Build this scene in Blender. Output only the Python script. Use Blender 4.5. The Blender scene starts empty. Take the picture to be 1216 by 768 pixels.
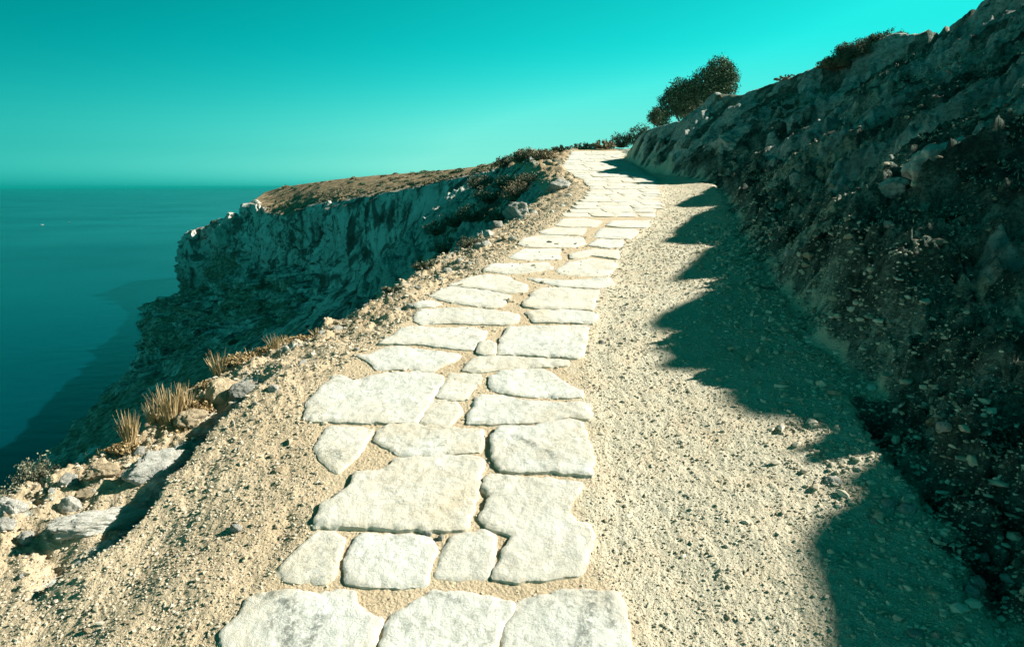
import bpy, math, random
import numpy as np
from mathutils import Vector
from mathutils.geometry import delaunay_2d_cdt

random.seed(7)
rng = np.random.default_rng(7)
SC = bpy.context.scene
COL = SC.collection
R = math.radians

# ------------------------------------------------------------------ camera
F = 810.67                       # focal length in photo pixels (24 mm on a 36 mm frame, photo 1216 wide)
PITCH = math.atan2(162.0, F)     # sea horizon lies at row 222
SP, CP = math.sin(PITCH), math.cos(PITCH)
cd = bpy.data.cameras.new('camera')
cam = bpy.data.objects.new('camera', cd)
COL.objects.link(cam)
cd.sensor_width = 36.0
cd.lens = 24.0
cd.clip_start = 0.05
cd.clip_end = 80000
cam.location = (0, 0, 0)
cam.rotation_euler = (math.pi / 2 - PITCH, 0, 0)
SC.camera = cam

# ------------------------------------------------------------------ light
SUN_AZ, SUN_EL = R(8.0), R(33.0)   # azimuth from +X towards +Y
TAN = math.tan(SUN_EL)
SCALE_SKY = 1.0
w = bpy.data.worlds.new('World')
SC.world = w
w.use_nodes = True
nt = w.node_tree
nt.nodes.clear()
wo = nt.nodes.new('ShaderNodeOutputWorld')
bg = nt.nodes.new('ShaderNodeBackground')
sky = nt.nodes.new('ShaderNodeTexSky')
sky.sky_type = 'NISHITA'
sky.sun_disc = False
sky.sun_elevation = SUN_EL
sky.sun_rotation = math.pi / 2 - SUN_AZ
sky.altitude = 100
sky.air_density = 1.0
sky.dust_density = 1.0
bw = nt.nodes.new('ShaderNodeRGBToBW')
nt.links.new(sky.outputs[0], bw.inputs[0])


def wmath(op, a, b=None):
    n = nt.nodes.new('ShaderNodeMath')
    n.operation = op
    for i, s in enumerate((a, b)):
        if s is None:
            continue
        if isinstance(s, (int, float)):
            n.inputs[i].default_value = s
        else:
            nt.links.new(s, n.inputs[i])
    return n.outputs[0]


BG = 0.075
# teal grading of the clear sky: red only where the sky is brightest
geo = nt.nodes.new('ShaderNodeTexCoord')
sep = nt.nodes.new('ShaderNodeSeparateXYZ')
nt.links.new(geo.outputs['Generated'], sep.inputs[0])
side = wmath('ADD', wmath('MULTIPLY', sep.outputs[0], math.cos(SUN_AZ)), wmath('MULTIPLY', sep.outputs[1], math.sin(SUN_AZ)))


def wrange(val, a, b, c, d):
    n = nt.nodes.new('ShaderNodeMapRange')
    n.interpolation_type = 'SMOOTHSTEP'
    nt.links.new(val, n.inputs[0])
    for i, k in enumerate((a, b, c, d)):
        n.inputs[i + 1].default_value = k
    return n.outputs[0]


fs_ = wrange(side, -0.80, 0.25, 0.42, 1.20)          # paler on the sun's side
fs_ = wmath('ADD', fs_, wrange(side, -0.95, -0.52, 0.75, 0.0))   # and again opposite the sun, added out of view to fill the shaded hill
fe_ = wrange(sep.outputs[2], 0.30, 0.74, 1.0, 0.06)  # and deep towards the zenith, dimmed out of view to cut ambient light
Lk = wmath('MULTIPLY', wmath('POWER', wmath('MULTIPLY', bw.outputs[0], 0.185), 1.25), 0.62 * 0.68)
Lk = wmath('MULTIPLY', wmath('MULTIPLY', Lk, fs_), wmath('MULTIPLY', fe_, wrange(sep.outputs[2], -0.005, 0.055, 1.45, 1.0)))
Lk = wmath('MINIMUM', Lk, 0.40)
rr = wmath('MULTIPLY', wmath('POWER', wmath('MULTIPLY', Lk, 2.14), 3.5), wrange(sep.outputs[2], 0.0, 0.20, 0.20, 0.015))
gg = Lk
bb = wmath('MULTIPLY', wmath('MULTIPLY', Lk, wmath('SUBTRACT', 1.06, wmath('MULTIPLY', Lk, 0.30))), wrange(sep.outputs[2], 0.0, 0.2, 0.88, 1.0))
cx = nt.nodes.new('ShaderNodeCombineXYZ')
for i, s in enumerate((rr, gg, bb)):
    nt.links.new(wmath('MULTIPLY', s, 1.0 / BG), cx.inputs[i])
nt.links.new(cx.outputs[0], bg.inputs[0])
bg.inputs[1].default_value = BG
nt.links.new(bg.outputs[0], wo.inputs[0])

sl = bpy.data.lights.new('sun', 'SUN')
sl.energy = 5.0
sl.angle = R(0.5)
sl.color = (1.0, 0.925, 0.81)
so = bpy.data.objects.new('sun', sl)
COL.objects.link(so)
sdir = Vector((math.cos(SUN_AZ) * math.cos(SUN_EL), math.sin(SUN_AZ) * math.cos(SUN_EL), math.sin(SUN_EL)))
so.rotation_euler = sdir.to_track_quat('Z', 'Y').to_euler()

SC.view_settings.view_transform = 'Standard'
SC.view_settings.look = 'None'
SC.view_settings.gamma = 1.0
SC.view_settings.exposure = 1.1
SC.cycles.max_bounces = 6
SC.cycles.diffuse_bounces = 3

# ------------------------------------------------------------------ noise
_perm = rng.permutation(65536).astype(np.int64)


def _hash2(ix, iy, seed):
    return _perm[(_perm[(ix + seed * 131) & 65535] + iy) & 65535]


def perlin2(x, y, seed=0):
    x = np.asarray(x, float); y = np.asarray(y, float)
    ix = np.floor(x).astype(np.int64); iy = np.floor(y).astype(np.int64)
    fx = x - ix; fy = y - iy
    ux = fx * fx * fx * (fx * (fx * 6 - 15) + 10); uy = fy * fy * fy * (fy * (fy * 6 - 15) + 10)

    def g(dx, dy):
        h = _hash2(ix + dx, iy + dy, seed) * (2 * math.pi / 65536)
        return np.cos(h) * (fx - dx) + np.sin(h) * (fy - dy)
    a = g(0, 0); b = g(1, 0); c = g(0, 1); d = g(1, 1)
    return 1.5 * ((a + (b - a) * ux) + ((c + (d - c) * ux) - (a + (b - a) * ux)) * uy)


def perlin3(x, y, z, seed=0):
    x = np.asarray(x, float); y = np.asarray(y, float); z = np.asarray(z, float)
    iz = np.floor(z).astype(np.int64); fz = z - iz
    uz = fz * fz * fz * (fz * (fz * 6 - 15) + 10)
    # cheap 3D: blend of decorrelated 2D slices with a z shear
    res = 0
    for k, wgt in ((0, 1 - uz), (1, uz)):
        hz = _perm[(iz + k + seed * 977) & 65535]
        res = res + wgt * perlin2(x + (hz % 251) * 1.37, y + (hz // 251) * 1.91, seed)
    return res


def fbm2(x, y, seed=0, octv=4, gain=0.5, lac=2.03):
    r = 0; a = 1.0
    for i in range(octv):
        r = r + a * perlin2(x, y, seed + i * 17)
        x = x * lac; y = y * lac; a *= gain
    return r


def fbm3(x, y, z, seed=0, octv=4, gain=0.5, lac=2.03):
    r = 0; a = 1.0
    for i in range(octv):
        r = r + a * perlin3(x, y, z, seed + i * 17)
        x = x * lac; y = y * lac; z = z * lac; a *= gain
    return r


def sstep(a, b, x):
    t = np.clip((x - a) / (b - a), 0, 1)
    return t * t * (3 - 2 * t)


# ------------------------------------------------------------------ pixel -> ray (direction per unit of optical depth)
def ray(u, v):
    a = (u - 608.0) / F; b = (384.0 - v) / F
    return a, CP + b * SP, -SP + b * CP


def P3(u, v, d):
    a, y, z = ray(u, v)
    return (a * d, y * d, z * d)


# ------------------------------------------------------------------ ground profile along the path
PROF = [(768, 2.2), (680, 2.50), (620, 2.73), (560, 3.04), (500, 3.43), (440, 3.94), (400, 4.37), (365, 4.85), (340, 5.35),
        (320, 5.9), (300, 6.7), (285, 7.5), (270, 8.5), (255, 9.8), (240, 11.5), (225, 14), (210, 17), (200, 19.5), (190, 22.5), (180, 26)]
_pts = [P3(608, v, d) for v, d in PROF]
_py = np.array([-40, -6, 0] + [p[1] for p in _pts] + [33, 60, 90, 200])
_pz = np.array([-6.0, -3.1, -1.95] + [p[2] for p in _pts] + [1.75, 2.0, 3.0, 6.0])
_yy = np.linspace(-40, 200, 9601)
_zz = np.interp(_yy, _py, _pz)
_k = np.exp(-0.5 * (np.arange(-40, 41) / 14.0) ** 2); _k /= _k.sum()
_zs = np.convolve(np.pad(_zz, 40, mode='edge'), _k, mode='valid')


def zp(y):
    return np.interp(y, _yy, _zs)


def path_hit(u, v, off=0.0):
    a, yf, zf = ray(u, v)
    d = np.linspace(0.8, 40, 20000)
    g = zf * d - zp(yf * d) - off
    i = int(np.argmax(g < 0)) if (g < 0).any() else len(d) - 1
    i = max(i, 1)
    t = g[i - 1] / (g[i - 1] - g[i] + 1e-12)
    dd = d[i - 1] + t * (d[i] - d[i - 1])
    return a * dd, yf * dd


def curve(pixels, pre=(), post=()):
    xs = [path_hit(u, v) for u, v in pixels]
    pts = sorted(list(pre) + [(y, x) for x, y in xs] + list(post))
    return np.array([p[0] for p in pts]), np.array([p[1] for p in pts])


LE = curve([(258, 768), (300, 700), (326, 680), (372, 622), (372, 560), (368, 500), (395, 445), (445, 405), (492, 375), (508, 350), (535, 337),
            (576, 323), (601, 306), (618, 287), (641, 273), (664, 261), (683, 247), (695, 236), (702, 226), (699, 217), (689, 211), (676, 204),
            (668, 197), (676, 186), (680, 180)], pre=[(-20, -0.8), (1.2, -0.95)], post=[(30, 2.9), (60, 6)])
RE = curve([(750, 768), (743, 720), (700, 660), (703, 600), (703, 540), (702, 490), (695, 440), (700, 400), (708, 370), (712, 350), (726, 337),
            (723, 325), (733, 311), (736, 292), (746, 283), (760, 274), (777, 259), (783, 244), (787, 228), (778, 212), (757, 198), (740, 187), (728, 178)],
           pre=[(-20, 0.5), (1.2, 0.45)], post=[(30, 4.4), (60, 7.5)])
FT = curve([(1105, 640), (1060, 560), (1000, 450), (930, 385), (890, 320), (872, 270), (860, 240), (850, 224), (772, 204), (744, 189), (728, 178)],
           pre=[(-20, 1.5), (1.0, 1.55), (1.8, 1.55)], post=[(30, 4.6), (60, 8)])
_E = [P3(0, 603, 3.35), P3(65, 560, 3.55), P3(130, 545, 3.62), P3(210, 500, 3.95), P3(260, 450, 4.4), P3(330, 433, 4.55), P3(400, 396, 4.9), P3(470, 346, 5.9),
      P3(540, 299, 7.5), P3(600, 263, 10.2), P3(640, 239, 13.7)]
EDY = np.array([-40, 0, 2.0] + [p[1] for p in _E] + [17, 20, 23.5, 27.5, 33, 45, 60, 90])
EDX = np.array([-4.5, -3.3, -2.9] + [p[0] for p in _E] + [1.0, 1.0, 0.75, 0.45, -0.3, -1.6, -2.9, -5.0])


def LEx(y): return np.interp(y, *LE)
def REx(y): return np.interp(y, *RE)
def FTx(y): return np.interp(y, *FT)
def Ex(y): return np.interp(y, EDY, EDX)


# ------------------------------------------------------------------ the shadow edge on the gravel fixes how high the hill crest must be
CA, SA = math.cos(SUN_AZ), math.sin(SUN_AZ)
SHEDGE = [(738, 188), (712, 192), (734, 199), (706, 205), (741, 207), (765, 213), (790, 219), (846, 223), (803, 243), (842, 250), (822, 258), (782, 290),
          (838, 294), (800, 333), (852, 341), (764, 384), (758, 391), (776, 402), (761, 413), (771, 432), (835, 450), (880, 490), (910, 520), (944, 527),
          (905, 549), (925, 562), (1006, 546), (972, 584), (968, 650), (998, 735), (995, 768), (1010, 800)]
_sh = []
for u, v in SHEDGE:
    x, y = path_hit(u, v)
    _sh.append((-x * SA + y * CA, x * CA + y * SA, float(zp(y))))
# keep the sequence monotone in w
_sh2 = []
lastw = 1e9
for ww, ss, z in _sh:
    ww = min(ww, lastw - 0.004); lastw = ww
    _sh2.append((ww, ss, z))
_sh2 = _sh2[::-1]
SHW = np.array([-40, -10, -2, 0.4] + [p[0] for p in _sh2] + [25, 30, 40, 90])
SHK = np.array([zp(-40) - TAN * 1.5, zp(-10) - TAN * 1.4, zp(-2) - TAN * 1.6, zp(0.4) - TAN * 1.45] + [p[2] - TAN * p[1] for p in _sh2] + [-3.5, -3.2, -3.0, -2.0])


def shK(ww): return np.interp(ww, SHW, SHK)
# smooth version for the hill body
_wg = np.linspace(-40, 90, 5201)
_ks = np.exp(-0.5 * (np.arange(-60, 61) / 22.0) ** 2); _ks /= _ks.sum()
_raw = shK(_wg)
_KS = np.convolve(np.pad(_raw, 60, mode='edge'), _ks, mode='valid')
_low = np.min(np.stack([np.roll(_raw, k) for k in range(-18, 19)]), 0)
_KL = np.minimum(np.convolve(np.pad(_low, 60, mode='edge'), _ks, mode='valid'), _low)


def shKs(ww): return np.interp(ww, _wg, _KS)
def shKl(ww): return np.interp(ww, _wg, _KL)


# skyline pixels of the hill -> where the crest stands
SKYL = [(850, 120), (890, 106), (930, 96), (975, 78), (1010, 66), (1040, 52), (1075, 40), (1110, 25), (1150, 8), (1165, 2), (1200, -16)]
_cr = []
for u, v in SKYL:
    a, yf, zf = ray(u, v)
    d = np.linspace(4, 40, 4000)
    x, y, z = a * d, yf * d, zf * d
    ww = -x * SA + y * CA; ss = x * CA + y * SA
    g = z - (shKs(ww) + TAN * ss)
    i = int(np.argmax(g < 0)) if (g < 0).any() else 2000
    _cr.append((ww[i], ss[i], d[i], u))
_cr = sorted(_cr)
CRDEBUG = _cr
_cw = []; _cs = []
for c in _cr:
    if _cw and c[0] - _cw[-1] < 0.15:
        continue
    _cw.append(c[0]); _cs.append(min(max(c[1], 5.5), 11.0))
CRW = np.array([-40, _cw[0] - 3] + _cw + [20.4, 21.4, 22, 24, 90]); CRS = np.array([8.5, 8.8] + _cs + [7.8, 7.5, 7.25, 7.2, 7.2])


def crS(ww): return np.interp(ww, CRW, CRS)


GAPS = []
NOTCH = []           # (w, half width): small gaps in the crest that let the sun reach the ledges below


def shKc(ww):
    n_ = np.zeros(np.shape(ww))
    for wi, hw in NOTCH:
        n_ = np.maximum(n_, 0.10 * np.exp(-((ww - wi) / hw) ** 2))
    for wi, hw, dp in GAPS:
        n_ = np.maximum(n_, dp * np.exp(-((ww - wi) / hw) ** 4))
    return shK(ww) - n_


LITPX = []          # lit ledges on the shaded hillside: filled below as (x, y, along, across, height)
LEDGE_LINE = [(40, 722), (95, 690), (150, 650), (185, 612), (215, 575), (250, 530), (285, 495), (318, 466), (350, 448)]


def poly_dist(x, y, pts):
    """signed distance to a polyline (positive on its left) and parameter along it"""
    best = np.full(np.shape(x), 1e9); sg = np.zeros(np.shape(x)); tt = np.zeros(np.shape(x))
    n = len(pts) - 1
    for i in range(n):
        ax, ay = pts[i]; bx, by = pts[i + 1]
        dx, dy = bx - ax, by - ay
        t = np.clip(((x - ax) * dx + (y - ay) * dy) / (dx * dx + dy * dy), 0, 1)
        px, py = x - ax - t * dx, y - ay - t * dy
        dd = np.hypot(px, py)
        m = dd < best
        best = np.where(m, dd, best)
        sg = np.where(m, np.sign(dx * (y - ay) - dy * (x - ax)), sg)
        tt = np.where(m, (i + t) / n, tt)
    return best * sg, tt


def left_slope_z(x, y):
    """smooth ground left of the paving, before the drop"""
    le = LEx(y)
    s = np.maximum(le - x, 0)
    return zp(y) - 0.045 * sstep(0, 0.12, s) - 0.2 * np.maximum(s - 0.05, 0)


def left_hit(u, v):
    a, yf, zf = ray(u, v)
    d = np.linspace(0.8, 40, 8000)
    g = zf * d - left_slope_z(a * d, yf * d)
    i = max(int(np.argmax(g < 0)), 1) if (g < 0).any() else 7999
    return a * d[i], yf * d[i]


LEDGE = [left_hit(u, v) for u, v in LEDGE_LINE]


def ground(x, y, full=True):
    """height of the terrain; returns z, rock, veg masks"""
    x = np.asarray(x, float); y = np.asarray(y, float)
    base = zp(y)
    le, re, ft, ex = LEx(y), REx(y), FTx(y), Ex(y)
    # ---- paved strip and gravel
    inpath = np.minimum(x - le, re - x)
    z = base - 0.009 - 0.010 * sstep(0.02, -0.12, inpath)
    rock = np.zeros(x.shape); veg = np.zeros(x.shape); tan = np.zeros(x.shape)
    n1 = fbm2(x * 1.3, y * 1.3, 3, 3); n2 = fbm2(x * 6.0, y * 6.0, 11, 3); n3 = fbm2(x * 24, y * 24, 23, 2); n4 = perlin2(x * 75, y * 75, 31)
    gr = sstep(-0.1, 0.15, x - re)
    rough = 0.35 + 0.65 * sstep(0.03, -0.1, inpath)
    z = z + rough * (0.010 * n1 * (inpath < 0) + 0.005 * n2 + 0.0034 * n3 + 0.0024 * n4)
    # gravel rises gently to the foot of the hill
    z = z + 0.10 * np.clip((x - re) / np.maximum(ft - re, 0.5), 0, 1) ** 2 * (x > re)
    # ---- left shoulder
    s = np.maximum(le - x, 0)
    sh = sstep(0.0, 0.12, s)
    z = z - 0.004 * sh - 0.2 * np.maximum(s - 0.10, 0) * sstep(0.0, 0.7, s)
    edge_d = x - ex                       # >0 on the ground
    crumb = sh * sstep(1.0, 0.1, edge_d)
    big = fbm2(x * 2.2 + 5, y * 2.2, 41, 4)
    z = z + crumb * (0.06 * np.maximum(big, -0.5) + 0.026 * n2 + 0.012 * n3)
    z = z + sh * (0.012 * fbm2(x * 4, y * 4, 47, 3))
    rock = np.maximum(rock, sstep(0.2, 0.6, big) * crumb * 0.5)
    tan = np.maximum(tan, 0.35 * crumb)
    # ledge: a step down towards the sea
    near = (y < 8) & (x < 0)
    if near.any():
        dl, tl = poly_dist(x, y, LEDGE)
        dl = dl + 0.05 * fbm2(x * 3.1, y * 3.1, 53, 3) + 0.015 * n3
        amp = 0.13 * sstep(-0.02, 0.12, tl) * sstep(1.02, 0.86, tl) * (0.55 + 0.5 * np.sin(tl * 9 + 0.8) ** 2)
        st = sstep(0.0, 0.05, dl) * np.exp(-np.maximum(dl, 0) / 0.5)
        z = np.where(near, z - amp * st + 0.35 * amp * sstep(-0.35, 0, dl) * (dl < 0), z)
        rock = np.where(near, np.maximum(rock, 0.8 * sstep(0.25, 0.0, np.abs(dl - 0.12)) * sstep(0, 0.1, tl) * (amp > 0.04)), rock)
    # drop beyond the edge
    exn = ex + 0.10 * fbm2(x * 0 + 3.3, y * 1.6, 61, 4) * np.minimum(1 + 0.06 * np.maximum(y - 8, 0), 4)
    dx = np.maximum(exn - x, 0)
    lip = 0.12
    sw = 0.85 + 0.25 * sstep(25, 10, y)
    fall = sw * (np.sqrt(dx * dx + lip * lip) - lip) + 0.75 * np.maximum(dx - 7, 0)
    z = z - fall + np.where(dx > 0, 0.2 * np.minimum(np.maximum(le - x, 0), 999) * sstep(0, 3, dx) * 0.4, 0)
    dsc = sstep(0.15, 2.5, dx)
    hard = fbm2(x * 0.55, y * 0.55, 67, 5, 0.55)
    z = z + dsc * np.minimum(0.25 + 0.12 * dx, 1.6) * np.maximum(hard, -0.6) + sstep(0, 0.5, dx) * (0.10 * big + 0.03 * n2)
    rock = np.where(dx > 0.25, sstep(-0.15, 0.25, hard + 0.35 * big), rock)
    veg = np.where(dx > 0.15, sstep(0.1, -0.25, hard + 0.3 * big) * 0.9, veg)
    # vegetated strip beside the far path and dry scrub on the far plateau
    farl = sstep(14, 22, y) * sh * (dx <= 0.1)
    veg = np.maximum(veg, farl * sstep(-0.25, 0.3, fbm2(x * 0.9, y * 0.9, 71, 3)) * 0.5)
    z = z + farl * 0.12 * np.maximum(big, -0.2) + sstep(29, 33, y) * 0.10 * fbm2(x * 0.8, y * 0.8, 73, 3)
    tan = np.maximum(tan, np.maximum(sstep(28, 31, y), farl * 0.7))
    # ---- hill on the right
    f = x - ft + 0.10 * n1
    hm = f > -0.45
    if hm.any():
        xs, ys = x[hm], y[hm]
        ww = -xs * SA + ys * CA; ss = xs * CA + ys * SA
        sc = crS(ww); sf = ss - (xs - ft[hm])
        fz = z[hm]
        plane = shKl(ww) + TAN * ss
        zc = shKs(ww) + TAN * sc
        fa = f[hm]
        t = np.clip((ss - sf) / np.maximum(sc - sf, 0.5), 0, 1.5)
        gapf = np.maximum(plane - TAN * (ss - sf) - base[hm], 0.05)          # height of the grazing plane over the foot
        g = 0.10 + np.maximum(gapf - 0.10, 0) * np.exp(-(np.maximum(fa + 0.06 * n1[hm] + 0.03 * n2[hm], 0) / 0.30) ** 1.4)
        hill0 = plane - g
        lown = fbm2(ss * 0.35, ww * 0.5, 83, 3)
        midn = fbm2(ss * 0.9, ww * 1.7, 87, 5, 0.55)
        q0 = (0.62 * ww + 0.30 * ss + 0.55 * lown + 0.16 * midn)
        stp = 1.05
        q = q0 / stp
        fq = q - np.floor(q)
        saw = sstep(0.0, 0.16, fq) * (1 - sstep(0.3, 1.0, fq)) 
        q2 = (0.5 * ww + 0.55 * ss + 0.4 * fbm2(ss * 0.6, ww * 0.9, 89, 3) + 0.1 * midn) / 0.37
        f2 = q2 - np.floor(q2)
        saw2 = sstep(0.0, 0.2, f2) * (1 - sstep(0.3, 1.0, f2))
        tmask = sstep(-0.5, 0.25, fbm2(ss * 0.45, ww * 0.45, 91, 3)) * sstep(0.2, 0.9, fa)
        tm2 = sstep(-0.1, 0.4, fbm2(ss * 0.7, ww * 0.7, 93, 3)) * sstep(0.2, 0.9, fa)
        rel = 0.46 * tmask * (saw - 0.62) + 0.15 * tm2 * (saw2 - 0.6) + sstep(0.05, 0.9, fa) * (0.16 * np.minimum(lown, 0.3) + 0.17 * np.minimum(midn, 0.35) - 0.05)
        f3 = (ss + 0.5 * lown + 0.25 * midn) / 0.55
        f3 = f3 - np.floor(f3)
        rel = rel - 0.16 * tm2 * sstep(0.0, 1.0, f3) + 0.04
        bankn = sstep(0, 0.25, fa) * sstep(1.6, 0.6, fa) * 0.16 * fbm2(xs * 2.5, ys * 2.5, 97, 4, 0.6)
        zz = np.minimum(hill0 + rel, plane - 0.04) + bankn + sstep(0, 0.3, fa) * (0.05 * n2[hm] + 0.026 * n3[hm] + 0.006 * n4[hm] - 0.03)
        crag = 1 - 2 * np.abs(fbm2(ss * 1.6 + 0.3 * midn, ww * 3.1, 99, 4, 0.6))
        zz = zz + sstep(0.2, 0.8, fa) * 0.085 * np.minimum(crag, 0.25) * (0.4 + tmask)
        zcr0 = shKs(ww) + TAN * sc
        nose = sstep(15.5, 18.5, ys) * sstep(24.5, 22.5, ww)
        zn = base[hm] + np.minimum(1.30 * np.maximum(fa, 0), 0.40 * np.maximum(fa, 0) + 0.95)
        zn = np.minimum(np.minimum(zn, zcr0 - 0.12 * np.abs(ss - sc)), shK(ww) + TAN * ss - 0.08) + sstep(0, 0.6, fa) * (0.20 * midn + 0.08 * n1[hm] + 0.05 * n2[hm])
        zz = zz * (1 - nose) + np.maximum(zz, zn) * nose
        # crest with its own broken outline
        cw = np.exp(-((ss - sc - 0.08) / 0.36) ** 2)
        zcr = shKc(ww) + TAN * np.minimum(ss, sc) + 0.032 + 0.05 * sstep(2.9, 2.4, ww) - 0.1 * np.maximum(ss - sc, 0) + 0.015 * n2[hm]
        beyond = zc - 0.04 * (ss - sc) - 0.2 + 0.10 * midn
        zz = np.where(ss > sc, np.minimum(beyond, plane - 0.06), zz)
        zz = zz * (1 - cw) + zcr * cw
        # the hill ends behind the bend
        en = sstep(22.2, 24.5, ww)
        zz = zz * (1 - en) + (base[hm] + 0.06 * midn) * en
        lit = np.zeros(xs.shape)
        for (lx, ly, ax_, ac_, hh, ang) in LITPX:
            ca, sa = math.cos(ang), math.sin(ang)
            p = ((xs - lx) * ca + (ys - ly) * sa) / (1.25 * ax_); qd = (-(xs - lx) * sa + (ys - ly) * ca + 0.10 * midn) / (2.3 * ac_)
            sel = np.exp(-(p * p + qd * qd) * 1.1)
            lit = np.maximum(lit, 1.12 * sel * hh)
        fr = (ss + 0.28 * midn + 0.14 * n2[hm]) / 0.36
        fr = fr - np.floor(fr)
        tgt = shK(ww) + TAN * ss + 0.055 - 0.11 * fr + np.minimum(0.035 * n2[hm] + 0.03 * n3[hm], 0.015)
        zz = zz + np.clip(lit, 0, 1.0) * sstep(0.05, 0.35, fa) * np.clip(tgt - zz, 0, 0.17)
        lm = sstep(0.55, 0.9, lit)
        gm = np.zeros(xs.shape)
        for wi, hw, dp in GAPS:
            gm = np.maximum(gm, np.exp(-((ww - wi + 0.10 * midn) / (1.3 * hw)) ** 2))
        tg2 = shK(ww) + TAN * ss - 0.10 + 0.16 * np.minimum(fbm2(ss * 1.9, ww * 4.5, 131, 4, 0.6), 0.5) + 0.07 * n2[hm] + 0.02 * n3[hm]
        patch = sstep(-0.15, 0.15, fbm2(ss * 0.7, ww * 0.7, 137, 2))
        zz = zz + gm * patch * sstep(0.25, 0.7, fa) * (ss < sc - 0.5) * np.clip(tg2 - zz, 0, 0.30)
        lm = np.maximum(lm, 0.6 * gm * patch)
        a_ = sstep(-0.05, 0.12, fa)
        z[hm] = fz * (1 - a_) + zz * a_
        rk = np.maximum(sstep(0.42, 0.22, fq) * sstep(0.25, 0.6, tmask) * sstep(-0.35, 0.05, midn + lown), nose * sstep(-0.25, 0.15, midn))
        rk = np.maximum(rk, 0.8 * sstep(0.5, 0.1, f2) * tm2)
        rk = np.maximum(rk, sstep(0.08, 0.22, fbm2(ss * 0.30 + 9, ww * 0.85, 113, 5, 0.6)) * sstep(0.3, 1.0, fa))
        rk = np.maximum(rk * (1 - lm), lm * 0.3)
        rock[hm] = np.maximum(rock[hm] * (1 - a_), rk * sstep(0.0, 0.4, fa + 0.2 * n1[hm]))
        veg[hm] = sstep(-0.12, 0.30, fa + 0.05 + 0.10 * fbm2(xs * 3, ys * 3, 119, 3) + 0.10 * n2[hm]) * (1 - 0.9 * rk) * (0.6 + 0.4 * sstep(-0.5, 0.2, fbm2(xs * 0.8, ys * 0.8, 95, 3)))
        tan[hm] = np.maximum(tan[hm], sstep(-0.6, -0.1, ss - sc) * sstep(0.3, 1, fa))
    if not full:
        return z
    return z, rock, veg, tan


def gz(x, y):
    return float(ground(np.array([x]), np.array([y]), False)[0])


def hit(u, v, dmin=0.8, dmax=75, n=5000):
    a, yf, zf = ray(u, v)
    d = np.geomspace(dmin, dmax, n)
    g = zf * d - ground(a * d, yf * d, False)
    i = int(np.argmax(g < 0)) if (g < 0).any() else n - 1
    return (float(a * d[i]), float(yf * d[i]), float(zf * d[i]), float(d[i]))


def plane_hit(u, v):
    a, yf, zf = ray(u, v)
    d = np.geomspace(0.8, 60, 6000)
    x, y, z = a * d, yf * d, zf * d
    g = z - shK(-x * SA + y * CA) - TAN * (x * CA + y * SA)
    i = int(np.argmax(g < 0)) if (g < 0).any() else 5999
    return (float(x[i]), float(y[i]), float(z[i]))


# lit ledges (photo pixel, half length, half width, strength, direction)
_lit = []
for (u, v, al, ac, hh, ang) in [(940, 285, 0.75, 0.16, 1.0, 0.14), (905, 302, 0.3, 0.10, 1.0, 0.14), (1095, 264, 0.8, 0.13, 1.0, 0.14), (1100, 470, 0.40, 0.16, 1.0, 0.14), (1115, 506, 0.30, 0.08, 1.0, 0.14),
                               (985, 152, 0.6, 0.12, 0.9, 0.14), (885, 185, 0.5, 0.12, 1.0, 0.14), (1150, 163, 0.7, 0.12, 0.9, 0.14), (1110, 72, 0.6, 0.12, 0.8, 0.14), (955, 122, 0.5, 0.12, 0.8, 0.14),
                               (1185, 425, 0.25, 0.08, 0.9, 0.14), (1030, 312, 0.25, 0.06, 0.9, 0.14), (1000, 262, 0.5, 0.08, 0.95, 0.14), (1060, 205, 0.5, 0.08, 0.95, 0.14), (1030, 128, 0.6, 0.10, 0.95, 0.14), (1180, 200, 0.4, 0.09, 0.95, 0.14), (850, 195, 0.4, 0.1, 1.0, 0.14), (1195, 310, 0.3, 0.06, 0.9, 0.14)]:
    h = plane_hit(u, v)
    _lit.append((h[0], h[1], al, ac, hh, ang))
LITPX.extend(_lit)
for l_ in LITPX:
    NOTCH.append((-l_[0] * SA + l_[1] * CA, 1.15 * l_[3]))
_rawn = shKc(_wg)
_low = np.min(np.stack([np.roll(_rawn, k) for k in range(-14, 15)]), 0)
_KL = np.minimum(np.convolve(np.pad(_low, 60, mode='edge'), _ks, mode='valid'), _low)


GAPS.extend([(2.76, 0.16, 0.30), (4.06, 0.07, 0.20), (5.05, 0.15, 0.30), (6.68, 0.18, 0.30), (9.95, 0.22, 0.32), (13.9, 0.25, 0.3), (12.2, 0.12, 0.3)])


# ------------------------------------------------------------------ mesh and property helpers
def mesh_np(name, verts, faces, smooth=True):
    """faces: (n,k) int array, or list of arrays of different k"""
    m = bpy.data.meshes.new(name)
    verts = np.ascontiguousarray(verts, dtype=np.float32)
    fl = faces if isinstance(faces, list) else [faces]
    fl = [np.asarray(f, dtype=np.int32) for f in fl if len(f)]
    loops = np.concatenate([f.ravel() for f in fl])
    tot = np.concatenate([np.full(len(f), f.shape[1], np.int32) for f in fl])
    st = np.concatenate([[0], np.cumsum(tot)[:-1]]).astype(np.int32)
    m.vertices.add(len(verts)); m.vertices.foreach_set('co', verts.ravel())
    m.loops.add(len(loops)); m.loops.foreach_set('vertex_index', loops.astype(np.int32))
    m.polygons.add(len(tot)); m.polygons.foreach_set('loop_start', st)
    try:
        m.polygons.foreach_set('loop_total', tot)
    except Exception:
        pass
    m.polygons.foreach_set('use_smooth', np.full(len(tot), bool(smooth)))
    m.update(calc_edges=True)
    return m


def attr(m, name, vals):
    a = m.attributes.new(name, 'FLOAT', 'POINT')
    a.data.foreach_set('value', np.asarray(vals, np.float32))


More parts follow.
